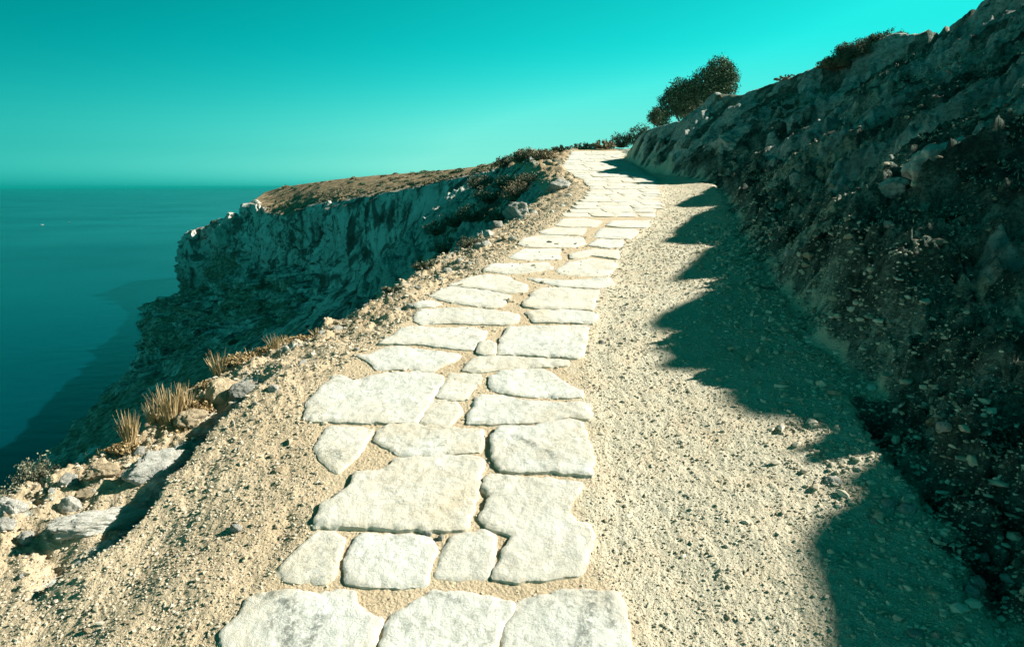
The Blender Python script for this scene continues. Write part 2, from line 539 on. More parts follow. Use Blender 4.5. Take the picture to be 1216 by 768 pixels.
def link(name, mesh, mat, parent=None, loc=(0, 0, 0)):
    o = bpy.data.objects.new(name, mesh)
    COL.objects.link(o)
    if mat and not mesh.materials:
        mesh.materials.append(mat)
    o.location = loc
    if parent:
        o.parent = parent
    return o


def tag(o, label, cat, group=None):
    o['label'] = label
    o['category'] = cat
    o['kind'] = 'thing'
    if group:
        o['group'] = group
    return o


def kind(o, k):
    o['kind'] = k
    return o


def empty(name, loc):
    o = bpy.data.objects.new(name, None)
    o.empty_display_size = 0.2
    COL.objects.link(o)
    o.location = loc
    return o


def copy_tree(o, parent=None):
    c = o.copy()
    COL.objects.link(c)
    c.parent = parent
    for ch in [k for k in o.children]:
        copy_tree(ch, c)
    return c


# ------------------------------------------------------------------ materials
class M:
    def __init__(self, name, rough=0.95):
        self.m = bpy.data.materials.new(name)
        self.m.use_nodes = True
        self.t = self.m.node_tree
        self.b = self.t.nodes['Principled BSDF']
        self.b.inputs['Roughness'].default_value = rough
        self.b.inputs['Specular IOR Level'].default_value = 0.2
        self.co = self.t.nodes.new('ShaderNodeTexCoord').outputs['Object']

    def n(self, typ, **kw):
        nd = self.t.nodes.new(typ)
        for k, v in kw.items():
            setattr(nd, k, v)
        return nd

    def put(self, sock, v):
        if isinstance(v, (int, float)):
            sock.default_value = v
        elif isinstance(v, tuple):
            sock.default_value = v if len(v) == 4 or sock.type == 'VECTOR' else v + (1,)
        else:
            self.t.links.new(v, sock)

    def mapping(self, scale, co=None):
        nd = self.n('ShaderNodeMapping')
        self.put(nd.inputs['Vector'], co or self.co)
        nd.inputs['Scale'].default_value = scale
        return nd.outputs[0]

    def noise(self, scale, detail=4, rough=0.55, co=None, dist=0.0):
        nd = self.n('ShaderNodeTexNoise')
        self.put(nd.inputs['Vector'], co or self.co)
        nd.inputs['Scale'].default_value = scale
        nd.inputs['Detail'].default_value = detail
        nd.inputs['Roughness'].default_value = rough
        nd.inputs['Distortion'].default_value = dist
        return nd.outputs[0]

    def vor(self, scale, feature='F1', out='Distance', co=None, rnd=1.0):
        nd = self.n('ShaderNodeTexVoronoi', feature=feature)
        self.put(nd.inputs['Vector'], co or self.co)
        nd.inputs['Scale'].default_value = scale
        nd.inputs['Randomness'].default_value = rnd
        return nd.outputs[out]

    def ramp(self, fac, stops):
        nd = self.n('ShaderNodeValToRGB')
        el = nd.color_ramp.elements
        while len(el) < len(stops):
            el.new(0.5)
        for e, (p, c) in zip(el, stops):
            e.position = p
            e.color = (c, c, c, 1) if isinstance(c, (int, float)) else tuple(c) + (1,)
        self.put(nd.inputs[0], fac)
        return nd.outputs[0]

    def mix(self, fac, a, b, blend='MIX'):
        nd = self.n('ShaderNodeMix', data_type='RGBA', blend_type=blend)
        self.put(nd.inputs[0], fac); self.put(nd.inputs[6], a); self.put(nd.inputs[7], b)
        return nd.outputs[2]

    def math(self, op, a, b=0.0):
        nd = self.n('ShaderNodeMath', operation=op)
        self.put(nd.inputs[0], a); self.put(nd.inputs[1], b)
        return nd.outputs[0]

    def attr(self, name):
        return self.n('ShaderNodeAttribute', attribute_name=name).outputs['Fac']

    def rnd(self):
        return self.n('ShaderNodeObjectInfo').outputs['Random']

    def color(self, c): self.put(self.b.inputs['Base Color'], c)

    def bump(self, h, dist, strength=1.0, prev=None):
        nd = self.n('ShaderNodeBump')
        nd.inputs['Distance'].default_value = dist
        self.put(nd.inputs['Strength'], strength)
        self.put(nd.inputs['Height'], h)
        if prev is not None:
            self.put(nd.inputs['Normal'], prev)
        return nd.outputs[0]

    def normal(self, nrm): self.put(self.b.inputs['Normal'], nrm)


def terrain_material(name):
    m = M(name)
    rock, veg, tan = m.attr('rock'), m.attr('veg'), m.attr('tan')
    sand = m.ramp(m.noise(1.7, 5), [(0.25, (0.51, 0.48, 0.37)), (0.5, (0.59, 0.56, 0.44)), (0.75, (0.65, 0.62, 0.50))])
    grit = m.ramp(m.noise(160, 3, 0.7), [(0.3, (0.45, 0.40, 0.30)), (0.48, (0.95, 0.95, 0.95)), (0.72, (1.2, 1.18, 1.12))])
    sand = m.mix(0.75, sand, grit, 'MULTIPLY')
    ov = m.ramp(m.noise(5.5, 4), [(0.45, 0.0), (0.72, 0.55)])
    sand = m.mix(ov, sand, (0.64, 0.52, 0.36))
    stone = m.ramp(m.noise(3.0, 9, 0.70, m.mapping((0.6, 1.3, 1.0)), 0.5), [(0.30, (0.14, 0.18, 0.155)), (0.42, (0.50, 0.57, 0.52)), (0.58, (0.72, 0.79, 0.73)), (0.75, (0.82, 0.86, 0.80))])
    lich = m.ramp(m.noise(14, 5, 0.7), [(0.46, 0.0), (0.62, 0.6)])
    stone = m.mix(lich, stone, (0.14, 0.15, 0.12))
    hm_ = m.mapping((0.5, 1.5, 1.0))
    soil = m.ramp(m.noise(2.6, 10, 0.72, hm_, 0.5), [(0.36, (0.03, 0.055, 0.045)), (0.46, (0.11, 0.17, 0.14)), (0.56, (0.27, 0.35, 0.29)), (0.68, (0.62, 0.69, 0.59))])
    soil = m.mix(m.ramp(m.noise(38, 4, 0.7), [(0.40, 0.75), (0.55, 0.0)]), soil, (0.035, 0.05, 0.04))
    dry = m.ramp(m.noise(4.0, 6, 0.7), [(0.3, (0.12, 0.09, 0.05)), (0.5, (0.34, 0.24, 0.13)), (0.7, (0.48, 0.38, 0.23))])
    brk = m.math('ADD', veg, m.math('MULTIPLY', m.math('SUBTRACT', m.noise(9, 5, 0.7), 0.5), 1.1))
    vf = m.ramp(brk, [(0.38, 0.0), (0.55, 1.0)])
    warmsoil = m.ramp(m.noise(2.3, 5, 0.6), [(0.3, (0.49, 0.385, 0.245)), (0.6, (0.57, 0.465, 0.315))])
    sand = m.mix(m.attr('soil'), sand, warmsoil)
    c = m.mix(tan, sand, dry)
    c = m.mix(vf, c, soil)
    rf = m.ramp(m.math('ADD', rock, m.math('MULTIPLY', m.math('SUBTRACT', m.noise(11, 5, 0.65), 0.5), 0.9)), [(0.4, 0.0), (0.55, 1.0)])
    c = m.mix(rf, c, stone)
    m.color(c)
    n1 = m.bump(m.noise(230, 2, 0.6), 0.004, 0.9)
    n2 = m.bump(m.vor(75), 0.005, 0.7, n1)
    n3 = m.bump(m.noise(26, 6, 0.7), 0.018, 0.8, n2)
    n4 = m.bump(m.noise(4.5, 10, 0.75, m.mapping((0.55, 1.4, 1.0)), 0.6), 0.20, m.math('MINIMUM', m.math('ADD', rock, veg), 1.0), n3)
    m.normal(n4)
    return m.m


def slab_material():
    m = M('limestone_slab', 0.9)
    r = m.rnd()
    cxyz = m.n('ShaderNodeCombineXYZ')
    for i in range(3):
        m.put(cxyz.inputs[i], m.math('MULTIPLY', r, 37.0 + 11 * i))
    add = m.n('ShaderNodeVectorMath', operation='ADD')
    m.put(add.inputs[0], m.co); m.put(add.inputs[1], cxyz.outputs[0])
    co = add.outputs[0]
    base = m.ramp(m.noise(5.0, 5, 0.6, co), [(0.25, (0.52, 0.53, 0.47)), (0.46, (0.62, 0.64, 0.59)), (0.75, (0.71, 0.74, 0.70))])
    warm = m.math('MULTIPLY', m.ramp(m.noise(3.2, 5, 0.65, co), [(0.44, 0.0), (0.70, 0.9)]), m.ramp(r, [(0.0, 0.15), (1.0, 0.95)]))
    base = m.mix(warm, base, (0.62, 0.53, 0.38))
    # lichen-grey mottling and pits, streaked
    st = m.mapping((1.0, 1.5, 1.0), co)
    grey = m.ramp(m.noise(21, 9, 0.76, st, 0.8), [(0.50, 0.0), (0.62, 0.75)])
    gm = m.ramp(m.noise(4.5, 4, 0.6, co), [(0.36, 0.12), (0.60, 1.0)])
    base = m.mix(m.math('MULTIPLY', grey, gm), base, (0.30, 0.32, 0.27))
    pit = m.ramp(m.noise(95, 6, 0.76, co), [(0.57, 0.0), (0.66, 0.8)])
    base = m.mix(m.math('MULTIPLY', pit, gm), base, (0.24, 0.22, 0.16))
    cr = m.ramp(m.vor(2.6, 'DISTANCE_TO_EDGE', co=m.mix(0.12, co, m.n('ShaderNodeTexNoise').outputs[1], 'ADD')), [(0.0, 0.85), (0.009, 0.0)])
    crm = m.ramp(m.noise(3.1, 3, 0.5, co), [(0.56, 0.0), (0.64, 0.75)])
    base = m.mix(m.math('MULTIPLY', cr, crm), base, (0.28, 0.25, 0.18))
    base = m.mix(m.ramp(m.math('FRACT', m.math('MULTIPLY', r, 7.31)), [(0.35, 0.0), (1.0, 0.55)]), base, m.mix(0.5, base, (0.62, 0.53, 0.38)))
    sk = m.math('MULTIPLY', m.attr('streak'), m.ramp(m.noise(48, 6, 0.75, co), [(0.42, 0.0), (0.56, 1.0)]))
    base = m.mix(m.math('MULTIPLY', sk, 0.85), base, (0.15, 0.17, 0.15))
    dirt = m.math('MULTIPLY', m.attr('edge'), m.ramp(m.noise(26, 5, 0.7, co), [(0.36, 0.15), (0.60, 1.0)]))
    base = m.mix(m.math('MULTIPLY', dirt, 0.5), base, (0.46, 0.40, 0.28))
    m.color(base)
    n1 = m.bump(m.noise(70, 6, 0.75, co), 0.005, 1.0)
    n2 = m.bump(m.noise(13, 7, 0.62, co, 0.4), 0.007, 0.8, n1)
    n3 = m.bump(cr, 0.004, -0.6, n2)
    m.normal(n3)
    return m.m


def rock_material(name, light, mid, dark, scale=1.0):
    m = M(name, 0.92)
    r = m.rnd()
    c = m.ramp(m.noise(4 * scale, 7, 0.65, dist=0.5), [(0.28, dark), (0.5, mid), (0.72, light)])
    sp = m.ramp(m.noise(28 * scale, 5, 0.7), [(0.5, 0.0), (0.66, 0.7)])
    c = m.mix(sp, c, tuple(k * 0.45 for k in dark))
    v = m.math('ADD', 0.8, m.math('MULTIPLY', r, 0.35))
    nd = m.n('ShaderNodeCombineXYZ')
    for i in range(3):
        m.put(nd.inputs[i], v)
    c = m.mix(1.0, c, nd.outputs[0], 'MULTIPLY')
    m.color(c)
    m.normal(m.bump(m.noise(70 * scale, 4, 0.7), 0.003 / scale, 0.9, m.bump(m.noise(14 * scale, 6, 0.7), 0.015 / scale, 0.9)))
    return m.m


def tint_material(name, a, b, rough=0.8, dark=None):
    m = M(name, rough)
    m.color(m.ramp(m.math('ADD', m.math('MULTIPLY', m.attr('tint'), 0.62), 0.38) if dark else m.attr('tint'), ([(0.0, dark), (0.38, a), (1.0, b)] if dark else [(0.0, a), (1.0, b)])))
    return m.m


def cliff_material():
    m = M('sea_cliff_rock')
    veg, tan = m.attr('veg'), m.attr('tan')
    col = m.mapping((1.0, 1.0, 0.28))
    c = m.ramp(m.noise(0.11, 8, 0.62, col, 0.6), [(0.26, (0.28, 0.29, 0.26)), (0.42, (0.58, 0.60, 0.56)), (0.62, (0.74, 0.76, 0.72)), (0.8, (0.84, 0.85, 0.82))])
    dk = m.ramp(m.noise(0.045, 6, 0.65, dist=0.8), [(0.53, 0.0), (0.60, 0.85)])
    c = m.mix(dk, c, (0.06, 0.065, 0.05))
    crv = m.ramp(m.noise(0.14, 8, 0.7, dist=1.2), [(0.53, 0.0), (0.60, 0.85)])
    c = m.mix(crv, c, (0.08, 0.085, 0.065))
    g = m.ramp(m.noise(0.35, 6, 0.7), [(0.34, (0.06, 0.08, 0.05)), (0.50, (0.24, 0.27, 0.19)), (0.66, (0.58, 0.60, 0.50))])
    d = m.ramp(m.noise(0.16, 8, 0.75), [(0.36, (0.05, 0.05, 0.028)), (0.47, (0.20, 0.15, 0.08)), (0.58, (0.40, 0.30, 0.18)), (0.75, (0.56, 0.50, 0.38))])
    stk = m.ramp(m.noise(0.09, 6, 0.62, m.mapping((1.0, 1.0, 0.13)), 0.7), [(0.54, 0.0), (0.60, 0.85)])
    c = m.mix(stk, c, (0.055, 0.06, 0.05))
    vf = m.ramp(m.math('ADD', veg, m.math('MULTIPLY', m.math('SUBTRACT', m.noise(0.5, 6, 0.7), 0.5), 1.2)), [(0.40, 0.0), (0.6, 1.0)])
    c = m.mix(vf, c, g)
    c = m.mix(tan, c, d)
    m.color(c)
    n1 = m.bump(m.noise(0.9, 6, 0.7), 0.5, 0.8)
    n2 = m.bump(m.noise(0.22, 7, 0.68, col, 0.5), 2.2, 0.9, n1)
    m.normal(n2)
    return m.m


def sea_material():
    m = M('sea_water', 0.22)
    c = m.ramp(m.noise(0.0016, 4, 0.55), [(0.35, (0.0, 0.016, 0.025)), (0.65, (0.0, 0.034, 0.044))])
    m.color(c)
    m.b.inputs['IOR'].default_value = 1.33
    m.put(m.b.inputs['Roughness'], m.ramp(m.noise(0.003, 4, 0.55), [(0.3, 0.19), (0.7, 0.25)]))
    m.b.inputs['Specular IOR Level'].default_value = 0.32
    n = m.bump(m.noise(0.06, 5, 0.6, m.mapping((1, 1.7, 1))), 0.9, 0.25)
    m.normal(n)
    return m.m


MT = terrain_material('terrain_surface')
MSLAB = slab_material()
MROCK = rock_material('pale_limestone', (0.74, 0.75, 0.71), (0.62, 0.62, 0.56), (0.34, 0.33, 0.27))
MCRAG = rock_material('white_crag', (0.74, 0.74, 0.70), (0.62, 0.61, 0.55), (0.36, 0.34, 0.28), 0.05)
MTAN = rock_material('tan_stone', (0.64, 0.55, 0.40), (0.55, 0.45, 0.30), (0.36, 0.28, 0.18))
MGREY = rock_material('grey_stone', (0.50, 0.52, 0.48), (0.36, 0.37, 0.33), (0.17, 0.17, 0.14))
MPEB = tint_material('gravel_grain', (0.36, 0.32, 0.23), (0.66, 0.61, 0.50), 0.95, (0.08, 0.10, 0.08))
MLEAF = tint_material('evergreen_leaf', (0.035, 0.075, 0.045), (0.15, 0.23, 0.14))
MOLIVE = tint_material('grey_green_leaf', (0.07, 0.09, 0.055), (0.27, 0.28, 0.19))
MHILL = tint_material('hillside_scrub_leaf', (0.06, 0.12, 0.085), (0.44, 0.54, 0.42))
MDRY = tint_material('dry_stalk', (0.24, 0.17, 0.08), (0.56, 0.43, 0.24))
MSCRUB = tint_material('brown_scrub_leaf', (0.11, 0.10, 0.06), (0.42, 0.35, 0.22))
MWOOD = tint_material('woody_stem', (0.10, 0.075, 0.05), (0.20, 0.16, 0.11))
MCLIFF = cliff_material()
MSEA = sea_material()

# ------------------------------------------------------------------ terrain mesh (polar grid round the viewpoint)
az = np.concatenate([np.linspace(-180, -56, 40)[:-1], np.linspace(-56, 50, 900)[:-1], np.linspace(50, 84, 200)[:-1], np.linspace(84, 180, 50)])
rg = np.concatenate([np.geomspace(0.35, 1.6, 24)[:-1], np.geomspace(1.6, 12, 470)[:-1], np.geomspace(12, 95, 420)])
A, G = np.meshgrid(np.radians(az), rg)
X, Y = np.sin(A) * G, np.cos(A) * G
Z, RK, VG, TN = ground(X.ravel(), Y.ravel())
nA, nR = len(az), len(rg)
V = np.stack([X.ravel(), Y.ravel(), Z], 1)
ii, jj = np.meshgrid(np.arange(nR - 1), np.arange(nA - 1), indexing='ij')
q = np.stack([ii * nA + jj, (ii + 1) * nA + jj, (ii + 1) * nA + jj + 1, ii * nA + jj + 1], -1).reshape(-1, 4)[:, ::-1]
cxq = V[q].mean(1)
isH = cxq[:, 0] > FTx(cxq[:, 1]) + 0.02
isC = (cxq[:, 0] < Ex(cxq[:, 1]) - 0.3) & ~isH
cls = np.where(isH, 1, np.where(isC, 2, 0))
cls[cxq[:, 2] < -40] = 9
for k, nm in ((0, 'ground'), (1, 'hillside'), (2, 'cliff_slope')):
    fq_ = q[cls == k]
    used, inv = np.unique(fq_, return_inverse=True)
    me = mesh_np(nm, V[used], inv.reshape(-1, 4))
    attr(me, 'rock', RK[used]); attr(me, 'veg', VG[used]); attr(me, 'tan', TN[used])
    attr(me, 'soil', 0.85 * sstep(0.10, -0.16, V[used, 0] - REx(V[used, 1]) + 0.10 * fbm2(V[used, 0] * 5, V[used, 1] * 5, 127, 4)))
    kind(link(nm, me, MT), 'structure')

# ------------------------------------------------------------------ sea cliffs, headland and plateau (lofted along the rim)
H = 100.0


def st(rim, base, inl, prof):
    return (np.array(rim), np.array(base), np.array(inl), np.array(prof))


# profile: drop fraction at horizontal fractions (0, .04, .10, .3, .6, .85, .95, 1)
PC = [0, 0.22, 0.42, 0.55, 0.72, 0.88, 0.95, 1.0]
PS = [0, 0.55, 0.80, 0.83, 0.86, 0.88, 0.93, 1.0]
PV = [0, 0.10, 0.22, 0.5, 0.75, 0.9, 0.96, 1.0]
PN = [0, 0.10, 0.18, 0.40, 0.68, 0.88, 0.95, 1.0]
ST = [
    st((-9, -60, -16), (-120, -150), (30, -60, -14), PN),
    st((-9, 0, -12), (-140, 20), (-8.5, 0, -14), PN),
    st((-9, 8, -12), (-150, 120), (-8.5, 8, -14), PN),
    st((-8, 22, -9), (-168, 214), (-7.5, 22, -11), PN),
    st((-6.0, 50, -3.4), (-177, 232), (0, 56, -2), PN),
    st(P3(597, 203, 90), (-183, 250), P3(600, 192, 250), PN),
    st(P3(560, 208, 150), (-196, 300), P3(565, 198, 330), PN),
    st(P3(480, 226, 240), (-215, 360), P3(510, 204, 430), PC),
    st(P3(412, 239, 340), (-236, 415), P3(450, 208, 520), PC),
    st(P3(372, 244, 440), (-262, 470), P3(400, 213, 600), PC),
    st(P3(345, 258, 520), (-303, 556), P3(350, 220, 660), PS),
    st(P3(322, 256, 560), (-303, 590), P3(332, 223, 680), PS),
    st(P3(300, 240, 625), (-290, 622), P3(313, 229, 710), PV),
    st(P3(297, 263, 630), (-296, 628), P3(300, 262, 700), PV),
    st(P3(272, 259, 640), (-303, 634), P3(275, 262, 720), PV),
    st(P3(225, 276, 640), (-312, 640), P3(250, 272, 740), PV),
    st((-285, 720, -40), (-305, 725), (-240, 730, -38), PV),
    st((-180, 860, -10), (-215, 880), (-120, 840, -8), PV),
    st((60, 1000, 0), (30, 1040), (60, 900, 0), PV),
]
nS = len(ST)
_tp = np.array([0, 1, 2, 3, 4.2, 5.6, 7.2, 9.4, 11.6, 13.4, 15.0, 15.8, 16.6, 16.9, 17.6, 18.6, 19.2, 19.6, 20])
tpar = np.concatenate([np.linspace(0, 3, 30)[:-1], np.linspace(3, 18.8, 620)[:-1], np.linspace(18.8, 20, 30)])


def stint(k):
    arr = np.array([s_[k] for s_ in ST])
    return np.stack([np.interp(tpar, _tp, arr[:, c]) for c in range(arr.shape[1])], 1)


rim, base2, inl, prof = stint(0), stint(1), stint(2), stint(3)
hf = np.array([0, 0.04, 0.10, 0.3, 0.6, 0.85, 0.95, 1.0])
pv = np.concatenate([np.linspace(0, 0.10, 110)[:-1], np.linspace(0.10, 1.0, 190)])
pin = np.concatenate([[6.0, 3.0, 1.8, 1.3], np.linspace(1.0, 0.0, 40)[:-1]])
rows = []
rk_, vg_, tn_ = [], [], []
dist = np.hypot(rim[:, 0], rim[:, 1])
for t in pin:                                     # inland plateau
    tt = min(t, 1.0)
    p = rim + (inl - rim) * tt
    if t > 1.0:
        p = p + np.array([60.0, 60.0, -1.5]) * (t - 1)
    rows.append(p); tn_.append(np.clip(1.0 - 1.6 * np.exp(-t / 0.05) * (0.5 + 0.8 * fbm2(tpar * 3.0, tpar * 0 + t * 30, 239, 3)), 0, 1)); vg_.append(np.zeros(len(tpar)))
for fr in pv:                                     # face
    dr = np.array([np.interp(fr, hf, prof[i]) for i in range(len(tpar))])
    xy = rim[:, :2] + (base2 - rim[:, :2]) * fr
    z = rim[:, 2] + (-H - 2.0 - rim[:, 2]) * dr
    rows.append(np.concatenate([xy, z[:, None]], 1))
    tn_.append(np.full(len(tpar), 0.0)); vg_.append(np.full(len(tpar), float(0.08 + 0.5 * sstep(0.08, 0.35, fr))))
CV = np.stack(rows)                               # rows x stations x 3
TNc = np.stack(tn_); VGc = np.stack(vg_)
x, y, z = CV[..., 0].copy(), CV[..., 1].copy(), CV[..., 2].copy()
out = base2 - rim[:, :2]
out = out / np.linalg.norm(out, axis=1)[:, None]
nin = len(pin)
fade = np.concatenate([np.linspace(0.3, 0.6, nin), np.minimum(1.0, 0.6 + np.arange(len(pv)) / 25.0)])[:, None]
sc_ = np.clip(dist / 340.0, 0.10, 1.3)[None, :]
ridge = 1 - 2 * np.abs(fbm3(x / (60 * sc_ ** 0.5), y / (60 * sc_ ** 0.5), z / 150, 201, 5, 0.55))
colm = fbm3(x / 16, y / 16, z / 70, 207, 5, 0.6)
fin = fbm3(x / 5, y / 5, z / 8, 211, 4, 0.6)
led = np.sin((z + 4 * fbm2(x / 50, y / 50, 219, 2)) / 3.4)
face = np.concatenate([np.linspace(0, 0.30, nin) ** 2 * 3.0, np.clip(0.30 + np.arange(len(pv)) / 14.0, 0, 1)])[:, None]
cleft = np.maximum(0.25 - np.abs(fbm3(x / 34 + 7, y / 34, z / 160, 243, 3, 0.5)), 0) / 0.25
off = face * sc_ * (-13.0 * cleft ** 2 + 9.0 * (ridge - 0.3) + 8.0 * colm + 4.0 * fin + 0.9 * led)
CV[..., 0] += off * out[None, :, 0]
CV[..., 1] += off * out[None, :, 1]
zn_ = fbm3(x / 14, y / 14, z / 30, 223, 5, 0.55)
CV[..., 2] += fade * sc_ * (2.0 * zn_ * (0.25 + face * 1.6)) * np.where(face > 0.29, 1, 0.6)
VGc = VGc + 0.35 * fbm2(x / 30, y / 30, 231, 4) * face
nr, nc = CV.shape[:2]
ii, jj = np.meshgrid(np.arange(nr - 1), np.arange(nc - 1), indexing='ij')
qc = np.stack([ii * nc + jj, ii * nc + jj + 1, (ii + 1) * nc + jj + 1, (ii + 1) * nc + jj], -1).reshape(-1, 4)
me = mesh_np('sea_cliff', CV.reshape(-1, 3), qc)
attr(me, 'veg', VGc.ravel()); attr(me, 'tan', TNc.ravel())
kind(link('sea_cliff', me, MCLIFF), 'structure')

# ------------------------------------------------------------------ sea
rr_ = np.concatenate([[10], np.geomspace(60, 60000, 60)])
aa_ = np.linspace(0, 2 * math.pi, 97)[:-1]
sv = np.array([[math.sin(a) * r_, math.cos(a) * r_, -H] for r_ in rr_ for a in aa_])
i2, j2 = np.meshgrid(np.arange(len(rr_) - 1), np.arange(96), indexing='ij')
sq = np.stack([i2 * 96 + j2, i2 * 96 + (j2 + 1) % 96, (i2 + 1) * 96 + (j2 + 1) % 96, (i2 + 1) * 96 + j2], -1).reshape(-1, 4)
kind(link('sea', mesh_np('sea', sv, sq), MSEA), 'structure')


# ------------------------------------------------------------------ sea haze
hb = 61000.0
hvv = np.array([(sx * hb, sy * hb, sz) for sz in (-H - 1.0, 32.0) for sx, sy in ((-1, -1), (1, -1), (1, 1), (-1, 1))])
hff = np.array([(0, 3, 2, 1), (4, 5, 6, 7), (0, 1, 5, 4), (1, 2, 6, 5), (2, 3, 7, 6), (3, 0, 4, 7)])
mh = bpy.data.materials.new('haze_air')
mh.use_nodes = True
mh.node_tree.nodes.clear()
mo = mh.node_tree.nodes.new('ShaderNodeOutputMaterial')
pvn = mh.node_tree.nodes.new('ShaderNodeVolumePrincipled')
pvn.inputs['Color'].default_value = (0.005, 0.36, 0.34, 1)
pvn.inputs['Density'].default_value = 2.4e-5
mh.node_tree.links.new(pvn.outputs[0], mo.inputs['Volume'])
kind(link('haze', mesh_np('haze', hvv, hff, False), mh), 'stuff')


# ------------------------------------------------------------------ paving slabs
def chaikin(p):
    q_ = []
    n = len(p)
    for i in range(n):
        a, b = p[i], p[(i + 1) % n]
        q_ += [(a[0] * 0.94 + b[0] * 0.06, a[1] * 0.94 + b[1] * 0.06), (a[0] * 0.06 + b[0] * 0.94, a[1] * 0.06 + b[1] * 0.94)]
    return q_


def make_slab(poly, seed, lift=0.0, name='paving_slab', res=None, edge=0.006, tilts=0.008, grow=0.009, streaks=()):
    """poly: world XY outline of the top; returns object with its origin in the middle"""
    poly = np.array(chaikin(poly))
    c = poly.mean(0)
    d = max(np.hypot(*c), 2.0)
    h = res or max(0.010, 0.0036 * d)
    # resample the outline and roughen it
    pts = []
    n = len(poly)
    for i in range(n):
        a, b = poly[i], poly[(i + 1) % n]
        k = max(1, int(np.hypot(*(b - a)) / h + 0.5))
        for j in range(k):
            pts.append(a + (b - a) * j / k)
    b = np.array(pts)
    amp = min(0.010, 0.022 * math.sqrt(abs(np.ptp(b[:, 0]) * np.ptp(b[:, 1]))))
    nx = fbm2(b[:, 0] * 14 + seed, b[:, 1] * 14, 301, 3, 0.6); ny = fbm2(b[:, 0] * 14, b[:, 1] * 14 + seed, 307, 3, 0.6)
    b = b + 0.95 * amp * np.stack([nx, ny], 1) + 0.0022 * np.stack([perlin2(b[:, 0] * 55, b[:, 1] * 55, 341), perlin2(b[:, 0] * 55, b[:, 1] * 55, 347)], 1)
    nrm_ = np.roll(b, -1, 0) - np.roll(b, 1, 0)
    nrm_ = np.stack([nrm_[:, 1], -nrm_[:, 0]], 1) / np.maximum(np.linalg.norm(nrm_, axis=1), 1e-9)[:, None]
    ar_ = 0.5 * np.sum(b[:, 0] * np.roll(b[:, 1], -1) - np.roll(b[:, 0], -1) * b[:, 1])
    gw = grow + 0.0016 * max(d - 3.0, 0.0) if d < 10 else 0.004
    b = b + nrm_ * (gw if ar_ > 0 else -gw)
    nb = len(b)
    lo, hi = b.min(0), b.max(0)
    gx, gy = np.meshgrid(np.arange(lo[0], hi[0], h), np.arange(lo[1], hi[1], h))
    gx = gx + (np.arange(gx.shape[0]) % 2)[:, None] * h * 0.5
    g = np.stack([gx.ravel(), gy.ravel()], 1) + rng.normal(0, h * 0.12, (gx.size, 2))
    bb_ = np.roll(b, -1, 0)

    def bdist(p):
        e = bb_ - b
        t = np.clip(((p[:, None] - b[None]) * e[None]).sum(-1) / np.maximum((e * e).sum(-1), 1e-12)[None], 0, 1)
        return np.linalg.norm(p[:, None] - b[None] - t[..., None] * e[None], axis=-1).min(1)

    ins = np.zeros(len(g), bool)
    for i in range(nb):
        x1, y1 = b[i]; x2, y2 = bb_[i]
        cnd = ((y1 > g[:, 1]) != (y2 > g[:, 1]))
        xi = (x2 - x1) * (g[:, 1] - y1) / (y2 - y1 + 1e-15) + x1
        ins ^= cnd & (g[:, 0] < xi)
    g = g[ins]
    if len(g):
        dd = bdist(g)
        g = g[dd > 0.45 * h]
    # a thin ring just inside the outline makes the rounded arris
    allp = np.concatenate([b, g]) if len(g) else b
    vs, es, fs, _, _, _ = delaunay_2d_cdt([Vector(p) for p in allp], [(i, (i + 1) % nb) for i in range(nb)], [], 1, 1e-7)
    P = np.array([(v_.x, v_.y) for v_ in vs])
    dd = bdist(P)
    r_ = np.random.default_rng(seed)
    tilt = r_.normal(0, tilts, 2)
    rough = fbm2(P[:, 0] * 5 + seed * 3.1, P[:, 1] * 5, 311, 3) * 0.0032 + fbm2(P[:, 0] * 22 + seed, P[:, 1] * 22, 317, 4, 0.6) * 0.0024
    chip = np.maximum(fbm2(P[:, 0] * 11 + seed, P[:, 1] * 11, 331, 3) - 0.25, 0) * np.exp(-dd / 0.02) * 0.02
    zt = zp(P[:, 1]) + lift + (P - c) @ tilt + rough - edge * np.exp(-dd / 0.006) - chip
    faces = [list(f) for f in fs]
    # boundary loop -> skirt
    cnt = {}
    for f in faces:
        for i in range(len(f)):
            e = (f[i], f[(i + 1) % len(f)])
            cnt[e] = 1
    bd = [e for e in cnt if (e[1], e[0]) not in cnt]
    vz = np.concatenate([P, zt[:, None]], 1)
    bi = sorted({e[0] for e in bd} | {e[1] for e in bd})
    mp = {k: len(vz) + i for i, k in enumerate(bi)}
    top_ = vz[bi].copy(); low = top_.copy()
    cen = np.array([c[0], c[1]])
    low[:, :2] += (low[:, :2] - cen) * 0.012
    low[:, 2] -= 0.085
    nb2 = len(bi)
    vz = np.concatenate([vz, low, top_])
    tri = np.array([f for f in faces if len(f) == 3])
    sk = np.array([(mp[a_] + nb2, mp[a_], mp[b_], mp[b_] + nb2) for a_, b_ in bd])
    org = np.array([c[0], c[1], float(zp(c[1])) - 0.03])
    # face orientation: up
    a0, a1, a2 = vz[tri[:, 0]], vz[tri[:, 1]], vz[tri[:, 2]]
    if np.cross(a1 - a0, a2 - a0)[:, 2].mean() < 0:
        tri = tri[:, ::-1]; sk = sk[:, ::-1]
    me_ = mesh_np(name, vz - org, [tri, sk])
    ed = np.ones(len(vz)); ed[:len(P)] = np.exp(-dd / 0.016)
    attr(me_, 'edge', ed)
    sk_ = np.zeros(len(vz))
    for (p0, p1, wd) in streaks:
        dl_, _t = poly_dist(vz[:, 0], vz[:, 1], [p0, p1])
        sk_ = np.maximum(sk_, np.exp(-(dl_ / wd) ** 2))
    attr(me_, 'streak', sk_)
    return link(name, me_, MSLAB, loc=tuple(org))


